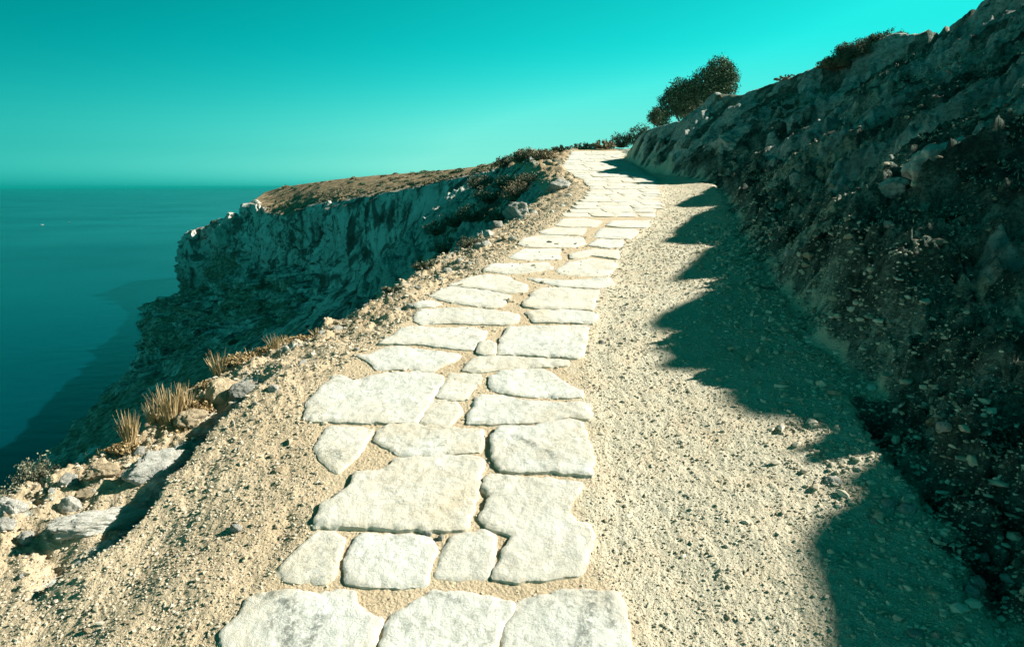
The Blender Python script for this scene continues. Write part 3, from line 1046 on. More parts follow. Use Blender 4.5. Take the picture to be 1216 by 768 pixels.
SL = [
    ([(250, 800), (256, 782), (261, 768), (265, 748), (277, 733), (297, 706), (317, 701), (349, 699), (393, 702), (420, 700), (425, 716), (433, 727), (453, 732), (441, 768), (434, 800)],
     'large grey-veined slab at the bottom left end of the paving', 0.006),
    ([(451, 768), (467, 726), (515, 701), (554, 702), (584, 708), (609, 713), (606, 728), (594, 745), (590, 768), (588, 800), (445, 800)], 'big white slab in the middle of the frontmost row', 0.006),
    ([(613, 713), (646, 703), (670, 699), (705, 700), (732, 702), (741, 715), (743, 739), (748, 768), (752, 800), (592, 800), (594, 768), (598, 746), (610, 728)],
     'big slab with a rough dark streak at the right of the frontmost row', 0.004),
    ([(324, 680), (354, 649), (378, 630), (396, 630), (408, 639), (403, 657), (397, 679), (388, 689), (356, 689), (334, 684)], 'pointed slab at the left end of the second row from the front', 0.002),
    ([(409, 664), (418, 647), (428, 632), (442, 631), (516, 635), (518, 647), (510, 674), (505, 692), (467, 693), (428, 693), (410, 688)], 'squarish white slab second from left in the second row', 0.004),
    ([(516, 680), (524, 656), (539, 635), (575, 629), (588, 635), (585, 665), (582, 684), (551, 685), (518, 684)], 'small squarish slab left of the large notched slab', 0.0),
    ([(582, 561), (619, 565), (670, 568), (691, 573), (682, 587), (674, 602), (682, 617), (701, 620), (703, 632), (698, 656), (695, 670), (685, 681), (646, 684), (610, 687), (585, 682),
      (591, 667), (602, 650), (610, 632), (581, 624), (569, 611), (578, 599), (581, 589), (573, 578), (576, 568)], 'large notched hourglass-shaped slab on the right edge of the paving', 0.008),
    ([(373, 622), (386, 593), (399, 588), (415, 575), (425, 558), (449, 558), (465, 551), (471, 542), (496, 541), (550, 537), (572, 540), (576, 547), (569, 570), (562, 599), (554, 624),
      (539, 626), (480, 625), (423, 622), (388, 623)], 'largest slab of all, smooth and white, behind the second row', 0.010),
    ([(373, 532), (384, 511), (392, 505), (441, 506), (442, 511), (428, 535), (402, 560), (393, 555), (381, 542)], 'mottled tan stone jutting out at the left edge beside the sand', 0.002),
    ([(441, 529), (430, 541), (428, 555), (448, 556), (463, 550), (470, 540), (455, 531)], 'low sandy stone wedged above the largest white slab', -0.016),
    ([(444, 521), (450, 507), (462, 503), (496, 503), (550, 508), (572, 509), (575, 513), (573, 527), (570, 534), (540, 536), (505, 540), (480, 539), (470, 535)],
     'long narrow slab just above the largest white slab', 0.004),
    ([(585, 513), (592, 506), (642, 502), (676, 497), (691, 501), (698, 519), (703, 543), (702, 561), (676, 558), (645, 556), (611, 556), (595, 554), (586, 540), (583, 527)],
     'thick rough slab just above the notched slab on the right', 0.014),
    ([(498, 501), (511, 477), (522, 473), (543, 476), (549, 490), (532, 506), (517, 506)], 'small rounded stone right of the large cream slab', -0.004),
    ([(362, 495), (366, 476), (384, 454), (393, 445), (405, 445), (418, 450), (438, 446), (462, 440), (496, 440), (526, 446), (517, 467), (501, 488), (493, 501), (449, 500), (402, 499), (371, 498)],
     'large cream-tinted slab reaching furthest into the left shoulder', 0.004),
    ([(519, 470), (535, 442), (569, 443), (572, 450), (559, 466), (552, 474), (530, 473)], 'small cream slab above the small rounded stone', -0.002),
    ([(581, 457), (582, 445), (598, 439), (645, 437), (658, 444), (676, 457), (690, 462), (691, 469), (660, 470), (634, 469), (595, 465)], 'bright wedge-shaped slab with a sloping right shoulder', 0.004),
    ([(557, 491), (562, 475), (573, 467), (587, 467), (616, 473), (650, 477), (684, 477), (702, 479), (701, 495), (676, 493), (645, 498), (616, 500), (582, 501), (556, 500)],
     'long right-hand slab below the wedge-shaped one', 0.008),
    ([(662, 441), (690, 437), (697, 447), (693, 460), (679, 455)], 'small sunken sandy stone beside the wedge-shaped slab', -0.014),
    ([(424, 421), (441, 420), (456, 412), (481, 410), (499, 414), (535, 418), (550, 420), (538, 427), (520, 435), (512, 439), (491, 437), (464, 436), (448, 438), (443, 430)],
     'leaf-shaped slab just above the large cream slab', 0.002),
    ([(549, 438), (563, 424), (573, 422), (601, 422), (674, 427), (675, 432), (642, 434), (590, 438), (562, 440)], 'thin sliver slab above the wedge-shaped slab', 0.004),
    ([(567, 416), (571, 405), (578, 403), (588, 407), (587, 418), (576, 419)], 'tiny rounded cobble set in a sandy gap of the paving', 0.012),
    ([(448, 407), (468, 397), (474, 390), (489, 386), (519, 388), (560, 387), (578, 391), (571, 404), (565, 413), (551, 413), (525, 410), (499, 407), (473, 407)], 'broad left slab directly left of the tiny cobble', 0.004),
    ([(596, 401), (604, 387), (631, 386), (698, 386), (696, 402), (692, 420), (685, 423), (667, 421), (642, 420), (622, 419), (591, 418), (593, 410)], 'thick rectangular slab directly right of the tiny cobble', 0.010),
    ([(492, 379), (497, 366), (512, 365), (561, 365), (584, 367), (616, 373), (614, 381), (603, 384), (560, 383), (535, 382), (500, 383)], 'long flat left slab behind the one beside the cobble', 0.004),
    ([(626, 369), (636, 367), (662, 367), (692, 368), (710, 372), (706, 379), (701, 382), (665, 381), (634, 381)], 'thin right strip slab above the thick rectangular slab', 0.006),
    ([(492, 361), (496, 357), (512, 355), (523, 360), (515, 363), (496, 364)], 'small flat stone at the left rim of the path', 0.0),
    ([(510, 350), (523, 343), (535, 339), (560, 342), (581, 345), (606, 350), (596, 362), (584, 364), (551, 360), (525, 355)], 'smooth tapering left slab behind the small flat rim stone', 0.004),
    ([(622, 362), (623, 356), (632, 350), (633, 345), (645, 341), (675, 341), (711, 343), (708, 353), (703, 366), (687, 365), (650, 365), (626, 363)], 'broad bright right slab above the thin strip slab', 0.006),
    ([(533, 338), (556, 329), (576, 325), (603, 327), (611, 333), (626, 337), (624, 345), (606, 347), (581, 343), (560, 340)], 'left slab where the paving starts to narrow', 0.002),
    ([(627, 329), (667, 332), (703, 331), (723, 329), (728, 337), (710, 341), (667, 339), (641, 334)], 'narrow right slab where the paving bulges into the gravel', 0.004),
]
G_SLAB = 'limestone slabs paving the path'
STREAKS = {1: [((322, 706), (345, 722), 0.025), ((330, 728), (318, 745), 0.02), ((350, 730), (340, 768), 0.04), ((380, 735), (365, 768), 0.03)],
           3: [((704, 703), (700, 735), 0.028), ((720, 712), (728, 745), 0.018), ((698, 735), (690, 775), 0.03)], 2: [((520, 704), (545, 716), 0.012)],
           9: [((392, 535), (408, 545), 0.03)], 12: [((610, 520), (660, 545), 0.02)], 7: [((690, 590), (676, 605), 0.025)]}
seed = 1
for poly, lab, lift in SL:
    wpoly = [path_hit(u, v, lift) for u, v in poly]
    stk_ = [(path_hit(*p0), path_hit(*p1), wd) for p0, p1, wd in STREAKS.get(seed, [])]
    o = make_slab(wpoly, seed, lift, streaks=stk_)
    tag(o, lab, 'paving slab', G_SLAB)
    seed += 1
SL2 = [
    [(575, 321), (583, 313), (620, 312), (650, 311), (656, 318), (640, 321), (616, 324), (600, 324)],
    [(659, 320), (674, 311), (699, 306), (730, 310), (732, 313), (723, 325), (714, 327), (692, 327), (667, 325)],
    [(605, 305), (620, 295), (665, 295), (663, 301), (665, 307), (641, 308), (612, 307)],
    [(677, 301), (703, 295), (735, 297), (734, 307), (703, 303), (679, 307)],
    [(616, 290), (622, 283), (645, 279), (690, 281), (696, 289), (681, 293), (627, 293)],
    [(699, 291), (710, 284), (740, 285), (737, 293), (721, 294)],
    [(641, 275), (656, 270), (695, 271), (692, 276), (688, 279), (648, 278)],
    [(706, 281), (714, 271), (753, 272), (757, 275), (747, 283), (728, 283)],
    [(660, 267), (668, 260), (694, 259), (714, 262), (707, 269), (672, 269)],
    [(721, 268), (727, 262), (775, 261), (768, 270), (740, 270)],
]
L2 = ['left slab of the eleventh row, below a sandy hole in the paving', 'right slab of the eleventh row, beside the gravel', 'left slab beside the sandy hole in the paving',
      'right slab beside the sandy hole in the paving', 'wide left slab just above the sandy hole', 'short right slab just above the sandy hole', 'left slab level with the second sandy gap',
      'right slab level with the second sandy gap, beside the gravel', 'left slab behind the second sandy gap', 'right slab behind the second sandy gap, beside the gravel']
for poly, lab in zip(SL2, L2):
    o = make_slab([path_hit(u, v) for u, v in poly], seed, rng.uniform(-0.002, 0.006))
    tag(o, lab, 'paving slab', G_SLAB)
    seed += 1
# far rows, laid out on the ground
yv = path_hit(700, 257)[1]
row = 0
while yv < 27.0:
    dep = rng.uniform(0.42, 0.66)
    xl, xr = float(LEx(yv + dep / 2)), float(REx(yv + dep / 2))
    if xr - xl < 0.5:
        break
    n = 3 if row % 3 else 4
    cuts = np.sort(np.concatenate([[0, 1], (np.arange(1, n) + rng.uniform(-0.22, 0.22, n - 1)) / n]))
    skew = rng.uniform(-0.06, 0.06)
    for i in range(n):
        a, b_ = xl + (xr - xl) * cuts[i], xl + (xr - xl) * cuts[i + 1]
        gp = 0.010
        j = lambda s_=0.02: rng.uniform(-s_, s_)
        e0 = 0.08 if i == 0 else 0.0
        e1 = 0.08 if i == n - 1 else 0.0
        y0, y1 = yv + gp, yv + dep - gp
        poly = [(a + gp + j() - e0 * rng.uniform(0, 1), y0 + j(0.02) + skew * (a - xl)), ((a + b_) / 2, y0 + j(0.035) + skew * ((a + b_) / 2 - xl)),
                (b_ - gp + j() + e1 * rng.uniform(-1, 1), y0 + j(0.02) + skew * (b_ - xl)), (b_ - gp + j() + e1 * rng.uniform(-1, 1), y1 + j(0.02) + skew * (b_ - xl)),
                ((a + b_) / 2 + j(0.06), y1 + j(0.035) + skew * ((a + b_) / 2 - xl)), (a + gp + j() - e0 * rng.uniform(0, 1), y1 + j(0.02) + skew * (a - xl))]
        o = make_slab(poly, seed, rng.uniform(-0.004, 0.007), res=0.07, edge=0.003, tilts=0.003)
        seed += 1
        lab = ('pale slab on the left edge of the thin distant paving rows', 'pale slab in the middle of the thin distant paving rows', 'pale slab on the gravel side of the thin distant paving rows')[0 if i == 0 else (2 if i == n - 1 else 1)]
        tag(o, lab, 'paving slab', G_SLAB + ', far rows')
    yv += dep
    row += 1

# ------------------------------------------------------------------ gravel (uncountable)
_ph = (1 + 5 ** 0.5) / 2
ICO = np.array([(-1, _ph, 0), (1, _ph, 0), (-1, -_ph, 0), (1, -_ph, 0), (0, -1, _ph), (0, 1, _ph), (0, -1, -_ph), (0, 1, -_ph), (_ph, 0, -1), (_ph, 0, 1), (-_ph, 0, -1), (-_ph, 0, 1)]) / 1.9
ICF = np.array([(0, 11, 5), (0, 5, 1), (0, 1, 7), (0, 7, 10), (0, 10, 11), (1, 5, 9), (5, 11, 4), (11, 10, 2), (10, 7, 6), (7, 1, 8), (3, 9, 4), (3, 4, 2), (3, 2, 6), (3, 6, 8), (3, 8, 9), (4, 9, 5), (2, 4, 11), (6, 2, 10), (8, 6, 7), (9, 8, 1)])


def pebble_mesh(name, px, py, size, tmean, sink=0.3):
    n = len(px)
    pz = ground(px, py, False)
    v = ICO[None] * rng.uniform(0.62, 1.25, (n, 12, 1))
    v = v * (size[:, None, None] * np.stack([rng.uniform(0.8, 1.5, n), rng.uniform(0.6, 1.1, n), rng.uniform(0.4, 0.85, n)], 1)[:, None])
    a = rng.uniform(0, 2 * math.pi, n)
    c, s_ = np.cos(a)[:, None], np.sin(a)[:, None]
    x_, y_ = v[..., 0] * c - v[..., 1] * s_, v[..., 0] * s_ + v[..., 1] * c
    v = np.stack([x_ + px[:, None], y_ + py[:, None], v[..., 2] + (pz + size * sink)[:, None]], -1)
    f = (np.arange(n) * 12)[:, None, None] + ICF[None]
    me_ = mesh_np(name, v.reshape(-1, 3), f.reshape(-1, 3), smooth=False)
    attr(me_, 'tint', np.repeat(np.clip(rng.normal(0, 0.26, n) + tmean, -0.6, 1), 12))
    return me_


def scatter(n, r0, r1, a0, a1, cond):
    xs, ys = [], []
    got = 0
    while got < n:
        r_ = np.exp(rng.uniform(math.log(r0), math.log(r1), n * 2)); a = np.radians(rng.uniform(a0, a1, n * 2))
        x_, y_ = r_ * np.sin(a), r_ * np.cos(a)
        ok = cond(x_, y_)
        xs.append(x_[ok]); ys.append(y_[ok]); got += ok.sum()
    return np.concatenate(xs)[:n], np.concatenate(ys)[:n]


cR = lambda x_, y_: (x_ > REx(y_) - 0.02) & (x_ < FTx(y_) + 0.5)
cL = lambda x_, y_: (x_ < LEx(y_) + 0.02) & (x_ > Ex(y_) - 0.15)
cP = lambda x_, y_: (x_ > LEx(y_)) & (x_ < REx(y_))
cH = lambda x_, y_: (x_ > FTx(y_) + 0.1) & (x_ < FTx(y_) + 6)
bx, by, bs, bt = [], [], [], []
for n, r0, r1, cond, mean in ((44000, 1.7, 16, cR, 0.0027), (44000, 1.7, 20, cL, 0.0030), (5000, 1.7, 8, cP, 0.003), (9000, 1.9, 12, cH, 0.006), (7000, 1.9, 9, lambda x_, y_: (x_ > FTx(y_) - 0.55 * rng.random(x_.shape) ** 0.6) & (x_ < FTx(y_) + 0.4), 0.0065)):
    x_, y_ = scatter(n, r0, r1, -58, 62, cond)
    r_ = np.hypot(x_, y_)
    s_ = mean * np.exp(rng.normal(0, 0.55, n)) * np.clip(r_ / 3.2, 0.75, 2.6)
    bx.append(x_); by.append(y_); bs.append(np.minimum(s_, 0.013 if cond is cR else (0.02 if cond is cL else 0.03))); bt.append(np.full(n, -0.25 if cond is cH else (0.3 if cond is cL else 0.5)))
bx, by, bs = np.concatenate(bx), np.concatenate(by), np.concatenate(bs)
kind(link('gravel', pebble_mesh('gravel', bx, by, bs, np.concatenate(bt)), MPEB), 'stuff')


# ------------------------------------------------------------------ rocks
def rock_mesh(name, seed_, cuts=8, sub=4, rough=0.19):
    import bmesh
    bm = bmesh.new()
    bmesh.ops.create_icosphere(bm, subdivisions=sub, radius=1.0)
    v = np.array([p.co[:] for p in bm.verts])
    f = np.array([[p.index for p in fc.verts] for fc in bm.faces])
    bm.free()
    r_ = np.random.default_rng(seed_)
    for k in range(cuts):
        n_ = r_.normal(0, 1, 3); n_[2] *= 0.8; n_ /= np.linalg.norm(n_)
        h_ = r_.uniform(0.55, 0.92)
        dd = v @ n_ - h_
        v = v - np.where(dd > 0, dd, 0)[:, None] * n_[None] * 0.92
    nn = fbm3(v[:, 0] * 2.2 + seed_, v[:, 1] * 2.2, v[:, 2] * 2.2, 401, 5, 0.62)
    v = v * (1 + rough * nn)[:, None]
    return mesh_np(name, v, f, smooth=False if sub <= 2 else True)


def put_rock(u, v, wpx, hpx, label, mat, seed_, name='rock', deep=1.0, rot=None, sink=0.25, group=None, tilt=0.0, d=None, push=0.0):
    x_, y_, z_, dd = hit(u, v) if d is None else (*P3(u, v, d), d)
    x_, y_, z_ = x_ * (1 + push / dd), y_ * (1 + push / dd), z_
    wx = wpx / F * dd / 2; hz = hpx / F * dd / 2
    me_ = rock_mesh(name, seed_, sub=5 if (wpx > 30 or d) else (4 if wpx > 16 else 3))
    o = link(name, me_, mat, loc=(x_, y_, z_ + hz * (1 - sink * 2) * 0.6))
    o.scale = (wx * 1.15, wx * deep, hz * 1.25)
    o.rotation_euler = (0, tilt, rot if rot is not None else random.uniform(-0.5, 0.5))
    tag(o, label, 'rock', group)
    return o


put_rock(192, 558, 74, 34, 'long white angular rock beside the dark ledge above the sea', MROCK, 11, deep=0.42, rot=0.75, tilt=0.12)
put_rock(125, 622, 110, 24, 'flat pale rock slab below the long white rock', MROCK, 12, deep=0.45, rot=0.6, tilt=0.10)
put_rock(85, 603, 26, 22, 'white block-like stone left of the flat pale rock slab', MROCK, 13, deep=0.8)
put_rock(83, 574, 20, 16, 'grey white stone on the edge above the white block-like stone', MROCK, 14)
put_rock(12, 606, 34, 20, 'grey-blue rock at the left frame edge on the brink', MROCK, 15)
put_rock(4, 624, 26, 14, 'white stone under the grey-blue rock at the frame edge', MROCK, 16)
put_rock(32, 640, 18, 12, 'small white stone casting a dark shadow near the left edge', MROCK, 17)
put_rock(293, 466, 36, 18, 'grey slab-like rock on the brink beside a tan outcrop', MGREY, 18, deep=0.6, rot=0.6, tilt=0.05)
put_rock(262, 470, 40, 26, 'tan outcrop lump on the brink above the sea cliff', MTAN, 19, deep=0.7, rot=0.7)
put_rock(228, 500, 34, 18, 'tan knobbly rock on the brink between dry grass tufts', MTAN, 20, rot=0.7)
put_rock(120, 562, 34, 16, 'tan crumbling rock forming the brink at the left', MTAN, 21, rot=0.5, deep=0.9, sink=0.4)
put_rock(104, 586, 22, 10, 'ochre rock just inside the brink at the left', MTAN, 22, rot=0.6, deep=0.9, sink=0.4)
put_rock(614, 256, 30, 20, 'grey boulder at the left path edge above the gully', MGREY, 23, deep=0.8)
put_rock(663, 224, 26, 17, 'grey boulder beside the path bend, further than the gully boulder', MGREY, 24)
put_rock(590, 270, 16, 10, 'small grey rock below the gully boulder', MGREY, 25)
put_rock(1135, 200, 120, 60, 'large pale boulder bulging from the shaded hillside', MROCK, 26, deep=0.8, rot=0.4, sink=0.5, push=0.45)
put_rock(1060, 225, 40, 20, 'pale rock left of the large hillside boulder', MROCK, 27, sink=0.4)
put_rock(955, 215, 50, 30, 'low grey outcrop on the hillside above the gravel bend', MGREY, 28, sink=0.5, push=0.25)
put_rock(870, 180, 46, 34, 'grey outcrop on the hill nose by the far path', MGREY, 29, sink=0.5, push=0.5)
put_rock(1122, 508, 16, 10, 'bright white stone on the sunlit bank patch', MROCK, 30)
put_rock(1106, 502, 12, 9, 'cream stone left of the bright white stone on the bank', MTAN, 31)
put_rock(990, 572, 18, 8, 'flat pale stone on the sunlit spit of gravel', MROCK, 32)
put_rock(1077, 605, 20, 9, 'flat oval stone in the shaded gravel', MROCK, 33)
put_rock(1055, 599, 14, 9, 'rounded stone left of the flat oval stone in shade', MROCK, 34)
put_rock(1151, 703, 18, 11, 'squared stone in the shaded gravel at lower right', MROCK, 35)
put_rock(1160, 692, 16, 9, 'dark stone behind the squared stone at lower right', MROCK, 36)
put_rock(1086, 752, 16, 6, 'narrow stone sliver in shade near the bottom edge', MROCK, 37)
put_rock(1112, 755, 10, 8, 'small stone right of the narrow sliver near the bottom', MROCK, 38)
put_rock(1167, 662, 12, 8, 'small rounded stone in shade at the foot of the bank', MROCK, 39)
put_rock(1199, 688, 18, 7, 'flat stone near the right frame edge in shade', MROCK, 40)
put_rock(1037, 619, 9, 6, 'little stone left of the oval one in shade', MROCK, 41)
put_rock(280, 628, 14, 8, 'white stone on the sand left of the largest slab', MROCK, 46)
put_rock(715, 407, 8, 5, 'white pebble on the gravel right of the paving', MROCK, 47)
put_rock(508, 634, 10, 6, 'small chip in the joint above the squarish slab', MROCK, 48)
put_rock(524, 640, 8, 8, 'upright chip in the joint beside the squarish slab', MROCK, 49)
for i, (u, v, d, wpx, hpx, lab) in enumerate([(230, 280, 640, 14, 9, 'sunlit white crag at the far left corner of the headland rim'), (262, 284, 636, 22, 22, 'sunlit pale crag on the headland face below the step'),
                                              (274, 262, 640, 20, 12, 'pale crag on the lower headland shelf'), (304, 244, 622, 16, 8, 'white crag at the outer end of the main plateau rim'),
                                              (307, 260, 600, 12, 22, 'tall pale crag just under the outer plateau rim'), (391, 252, 385, 16, 16, 'pale knob on the rim in the middle of the headland')]):
    put_rock(u, v, wpx, hpx, lab, MCRAG, 70 + i, d=d, deep=0.9)
# loose stones of the shoulder and the hillside: copies of a few shapes
protos = [rock_mesh('loose_stone', 60 + i, sub=2, rough=0.12) for i in range(6)]
for m_ in protos[:3]:
    m_.materials.append(MTAN)
for m_ in protos[3:]:
    m_.materials.append(MROCK)


def loose(n, cond, r0, r1, a0, a1, smin, smax, lab, grp):
    x_, y_ = scatter(n, r0, r1, a0, a1, cond)
    z_ = ground(x_, y_, False)
    for i in range(n):
        s_ = smin * (smax / smin) ** (rng.random() ** 1.6) * min(max(math.hypot(x_[i], y_[i]) / 4, 0.8), 2.2)
        o = bpy.data.objects.new('loose_stone', protos[int(rng.integers(6))])
        COL.objects.link(o)
        o.location = (x_[i], y_[i], z_[i] + s_ * 0.12)
        o.scale = (s_ * rng.uniform(0.9, 1.4), s_ * rng.uniform(0.7, 1.0), s_ * rng.uniform(0.45, 0.75))
        o.rotation_euler = (rng.uniform(-0.2, 0.2), rng.uniform(-0.2, 0.2), rng.uniform(0, 6.28))
        tag(o, lab, 'stone', grp)


loose(80, lambda x_, y_: (x_ < Ex(y_) + 0.75) & (x_ > Ex(y_) - 0.05) & (x_ < LEx(y_) - 0.05), 2.2, 14, -48, 10, 0.012, 0.045, 'loose crumbly stone on the sunlit brink left of the paving', 'loose stones on the brink')
loose(50, lambda x_, y_: (x_ < LEx(y_) - 0.03) & (x_ > Ex(y_) + 0.75), 2.2, 6, -48, 0, 0.009, 0.022, 'small loose stone on the sand between brink and paving', 'loose stones on the sand')
loose(30, cR, 2.2, 7, 5, 40, 0.006, 0.012, 'small loose stone on the gravel strip right of the paving', 'loose stones on the gravel')
loose(36, lambda x_, y_: (x_ > FTx(y_) - 0.1) & (x_ < FTx(y_) + 2.5), 2.4, 12, 15, 45, 0.008, 0.035, 'loose stone on the shaded bank and slope at right', 'loose stones on the shaded slope')


# ------------------------------------------------------------------ plants
def tubes(segs, sides=5):
    vs, fs = [], []
    for (p0, r0, p1, r1) in segs:
        p0, p1 = np.array(p0, float), np.array(p1, float)
        dv = p1 - p0
        ln = np.linalg.norm(dv) or 1e-6
        dv /= ln
        u_ = np.cross(dv, [0, 0, 1.0] if abs(dv[2]) < 0.9 else [1.0, 0, 0]); u_ /= np.linalg.norm(u_)
        w_ = np.cross(dv, u_)
        o = len(vs)
        for k in range(sides):
            a = 2 * math.pi * k / sides
            vs.append(p0 + r0 * (math.cos(a) * u_ + math.sin(a) * w_))
        for k in range(sides):
            a = 2 * math.pi * k / sides
            vs.append(p1 + r1 * (math.cos(a) * u_ + math.sin(a) * w_))
        for k in range(sides):
            fs.append((o + k, o + (k + 1) % sides, o + sides + (k + 1) % sides, o + sides + k))
    return np.array(vs), np.array(fs)


def leaves(cent, size, tint, upness=0.4, ratio=0.45):
    """diamond leaves at the given centres"""
    n = len(cent)
    d_ = rng.normal(0, 1, (n, 3)); d_[:, 2] += upness; d_ /= np.linalg.norm(d_, axis=1)[:, None]
    e_ = rng.normal(0, 1, (n, 3)); e_ -= (e_ * d_).sum(1)[:, None] * d_; e_ /= np.linalg.norm(e_, axis=1)[:, None]
    s_ = (size * rng.uniform(0.6, 1.3, n))[:, None]
    v = np.stack([cent - d_ * s_ * 0.5, cent + e_ * s_ * ratio * 0.5, cent + d_ * s_ * 0.5, cent - e_ * s_ * ratio * 0.5], 1).reshape(-1, 3)
    f = np.arange(n * 4).reshape(n, 4)
    return v, f, np.repeat(tint, 4)


def bush(name, loc, blobs, ncl, per, leaf, lmat, label, cat='bush', group=None, spread=0.16, trunk=None, wood=True, parts=('foliage', 'stem')):
    """blobs: ellipsoids (cx,cy,cz,rx,ry,rz) relative to loc"""
    root = empty(name, loc)
    vol = np.array([b[3] * b[5] for b in blobs]); vol = vol / vol.sum()
    cen, tint, segs = [], [], []
    for b, fr in zip(blobs, vol):
        k = max(4, int(ncl * fr))
        dv = rng.normal(0, 1, (k, 3)); dv /= np.linalg.norm(dv, axis=1)[:, None]
        rad = rng.uniform(0.25, 1.0, k) ** 0.5
        lump = 1 + 0.28 * perlin3(dv[:, 0] * 2.3 + b[0] * 3, dv[:, 1] * 2.3, dv[:, 2] * 2.3, 501)
        c = np.array(b[:3]) + dv * (rad * lump)[:, None] * np.array(b[3:])
        c[:, 2] = np.maximum(c[:, 2], 0.03)
        cen.append(c)
        base_ = np.array([b[0] * 0.25, b[1] * 0.25, -0.05])
        for p in c[:: max(1, k // 40)]:
            mid = base_ + (p - base_) * 0.55 + rng.normal(0, 0.04, 3) * b[3]
            segs.append((base_, 0.020 * b[5] + 0.004, mid, 0.011 * b[5] + 0.003)); segs.append((mid, 0.011 * b[5] + 0.003, p, 0.002))
    c = np.concatenate(cen)
    sp = spread * min(np.mean([b[3] for b in blobs]), np.mean([b[5] for b in blobs]))
    L = np.repeat(c, per, 0) + rng.normal(0, 1, (len(c) * per, 3)) * sp
    L[:, 2] = np.maximum(L[:, 2], 0.0)
    ct = np.clip(rng.normal(0.4, 0.2, len(c)), 0, 1)
    t = np.clip(np.repeat(ct, per) + rng.normal(0, 0.15, len(L)), 0, 1)
    v, f, tv = leaves(L, leaf, t)
    me_ = mesh_np(name + '_foliage', v, f, smooth=False)
    attr(me_, 'tint', tv)
    link(parts[0], me_, lmat, root)
    if wood:
        if trunk:
            segs = trunk + segs
        v, f = tubes(segs)
        mw = mesh_np(name + '_stem', v, f)
        attr(mw, 'tint', np.repeat(rng.random(len(segs)), 10))
        link(parts[1], mw, MWOOD, root)
    tag(root, label, cat, group)
    return root


def px_bush(u, v, wpx, hpx, d, *a, ground_=True, **k):
    """bush standing with its foot at photo pixel (u,v)"""
    p = P3(u, v, d)
    return p, wpx / F * d, hpx / F * d


# big evergreen shrub on the hill nose
dT = 31.0
pT = P3(820, 139, dT)
zt_ = gz(pT[0], pT[1])
tb = empty('evergreen_tree', (pT[0], pT[1], zt_))
tb.scale = (1.27, 1.27, 1.27)
TZ = (pT[2] - 0.62 - zt_) / 1.27         # the crown stands clear above the shoulder of the hill
tag(tb, 'dark evergreen tree with a double wind-leaning crown on the hill nose', 'tree')
def crown(blobs, ncl, per, leaf):
    cen = []
    for b in blobs:
        k = int(ncl * b[3] * b[5])
        dv = rng.normal(0, 1, (k, 3)); dv /= np.linalg.norm(dv, axis=1)[:, None]
        lump = 1 + 0.30 * perlin3(dv[:, 0] * 2.6 + b[0] * 3, dv[:, 1] * 2.6, dv[:, 2] * 2.6, 511)
        cen.append(np.array(b[:3]) + dv * (rng.uniform(0.2, 1.0, k) ** 0.45 * lump)[:, None] * np.array(b[3:]))
    c = np.concatenate(cen)
    L = np.repeat(c, per, 0) + rng.normal(0, 0.07, (len(c) * per, 3))
    t = np.clip(np.repeat(np.clip(rng.normal(0.4, 0.25, len(c)), 0, 1), per) + rng.normal(0, 0.15, len(L)), 0, 1)
    return c, leaves(L, leaf, t)
B1 = [(-0.72, 0, 0.95, 0.42, 0.5, 0.5), (-0.35, 0.1, 1.2, 0.5, 0.55, 0.6), (-1.05, 0, 0.45, 0.3, 0.35, 0.35), (-0.05, 0.2, 0.95, 0.5, 0.5, 0.55)]
B2 = [(0.45, 0, 1.55, 0.55, 0.6, 0.6), (0.95, 0, 1.95, 0.52, 0.55, 0.55), (1.25, 0.1, 1.75, 0.42, 0.45, 0.5), (0.75, 0.1, 1.35, 0.6, 0.5, 0.5), (0.35, 0, 1.1, 0.5, 0.5, 0.5)]
segs = []
for bl in (B1, B2):
    bl = [(b[0], b[1], b[2] + TZ, b[3], b[4], b[5]) for b in bl]
    c, (v, f, tv) = crown(bl, 820, 24, 0.072)
    me_ = mesh_np('crown', v, f, smooth=False); attr(me_, 'tint', tv)
    link('crown', me_, MLEAF, tb)
    for b in bl:
        b0 = np.array([bl[0][0] * 0.25, 0, TZ * 0.6 + 0.1]); b1 = np.array(b[:3])
        segs.append((b0, 0.06, (b0 + b1) / 2 + [0.05, 0, -0.05], 0.04)); segs.append(((b0 + b1) / 2 + [0.05, 0, -0.05], 0.04, b1, 0.015))
segs += [((0, 0, -0.2), 0.13, (0.0, 0, TZ * 0.6 + 0.15), 0.08)]
v, f = tubes(segs, 7)
mw = mesh_np('trunk', v, f); attr(mw, 'tint', np.repeat(rng.random(len(segs)), 14))
link('trunk', mw, MWOOD, tb)


def place(u, v, d=None):
    if d is None:
        x_, y_, z_, d = hit(u, v)
        return (x_, y_, z_), d
    p = P3(u, v, d)
    return (p[0], p[1], gz(p[0], p[1])), d


def simple_bush(name, u, v, wpx, hpx, lmat, label, ncl=120, per=14, leaf=None, d=None, group=None, fixed=None):
    (x_, y_, z_), dd = place(u, v, d)
    if fixed is not None:
        x_, y_, z_ = P3(u, v, fixed); dd = fixed
    w_, h2 = wpx / F * dd / 2, hpx / F * dd
    blobs = [(0, 0, h2 * 0.45, w_ * 0.75, w_ * 0.7, h2 * 0.5), (-w_ * 0.45, 0, h2 * 0.33, w_ * 0.5, w_ * 0.5, h2 * 0.36), (w_ * 0.42, 0.0, h2 * 0.42, w_ * 0.5, w_ * 0.5, h2 * 0.42)]
    return bush(name, (x_, y_, z_ - 0.02), blobs, ncl, per, leaf or max(0.02, 2.2 * dd / F), lmat, label, group=group)


cd_ = {round(c[3]): c[2] for c in CRDEBUG}
dS = cd_.get(1040, 13.0)
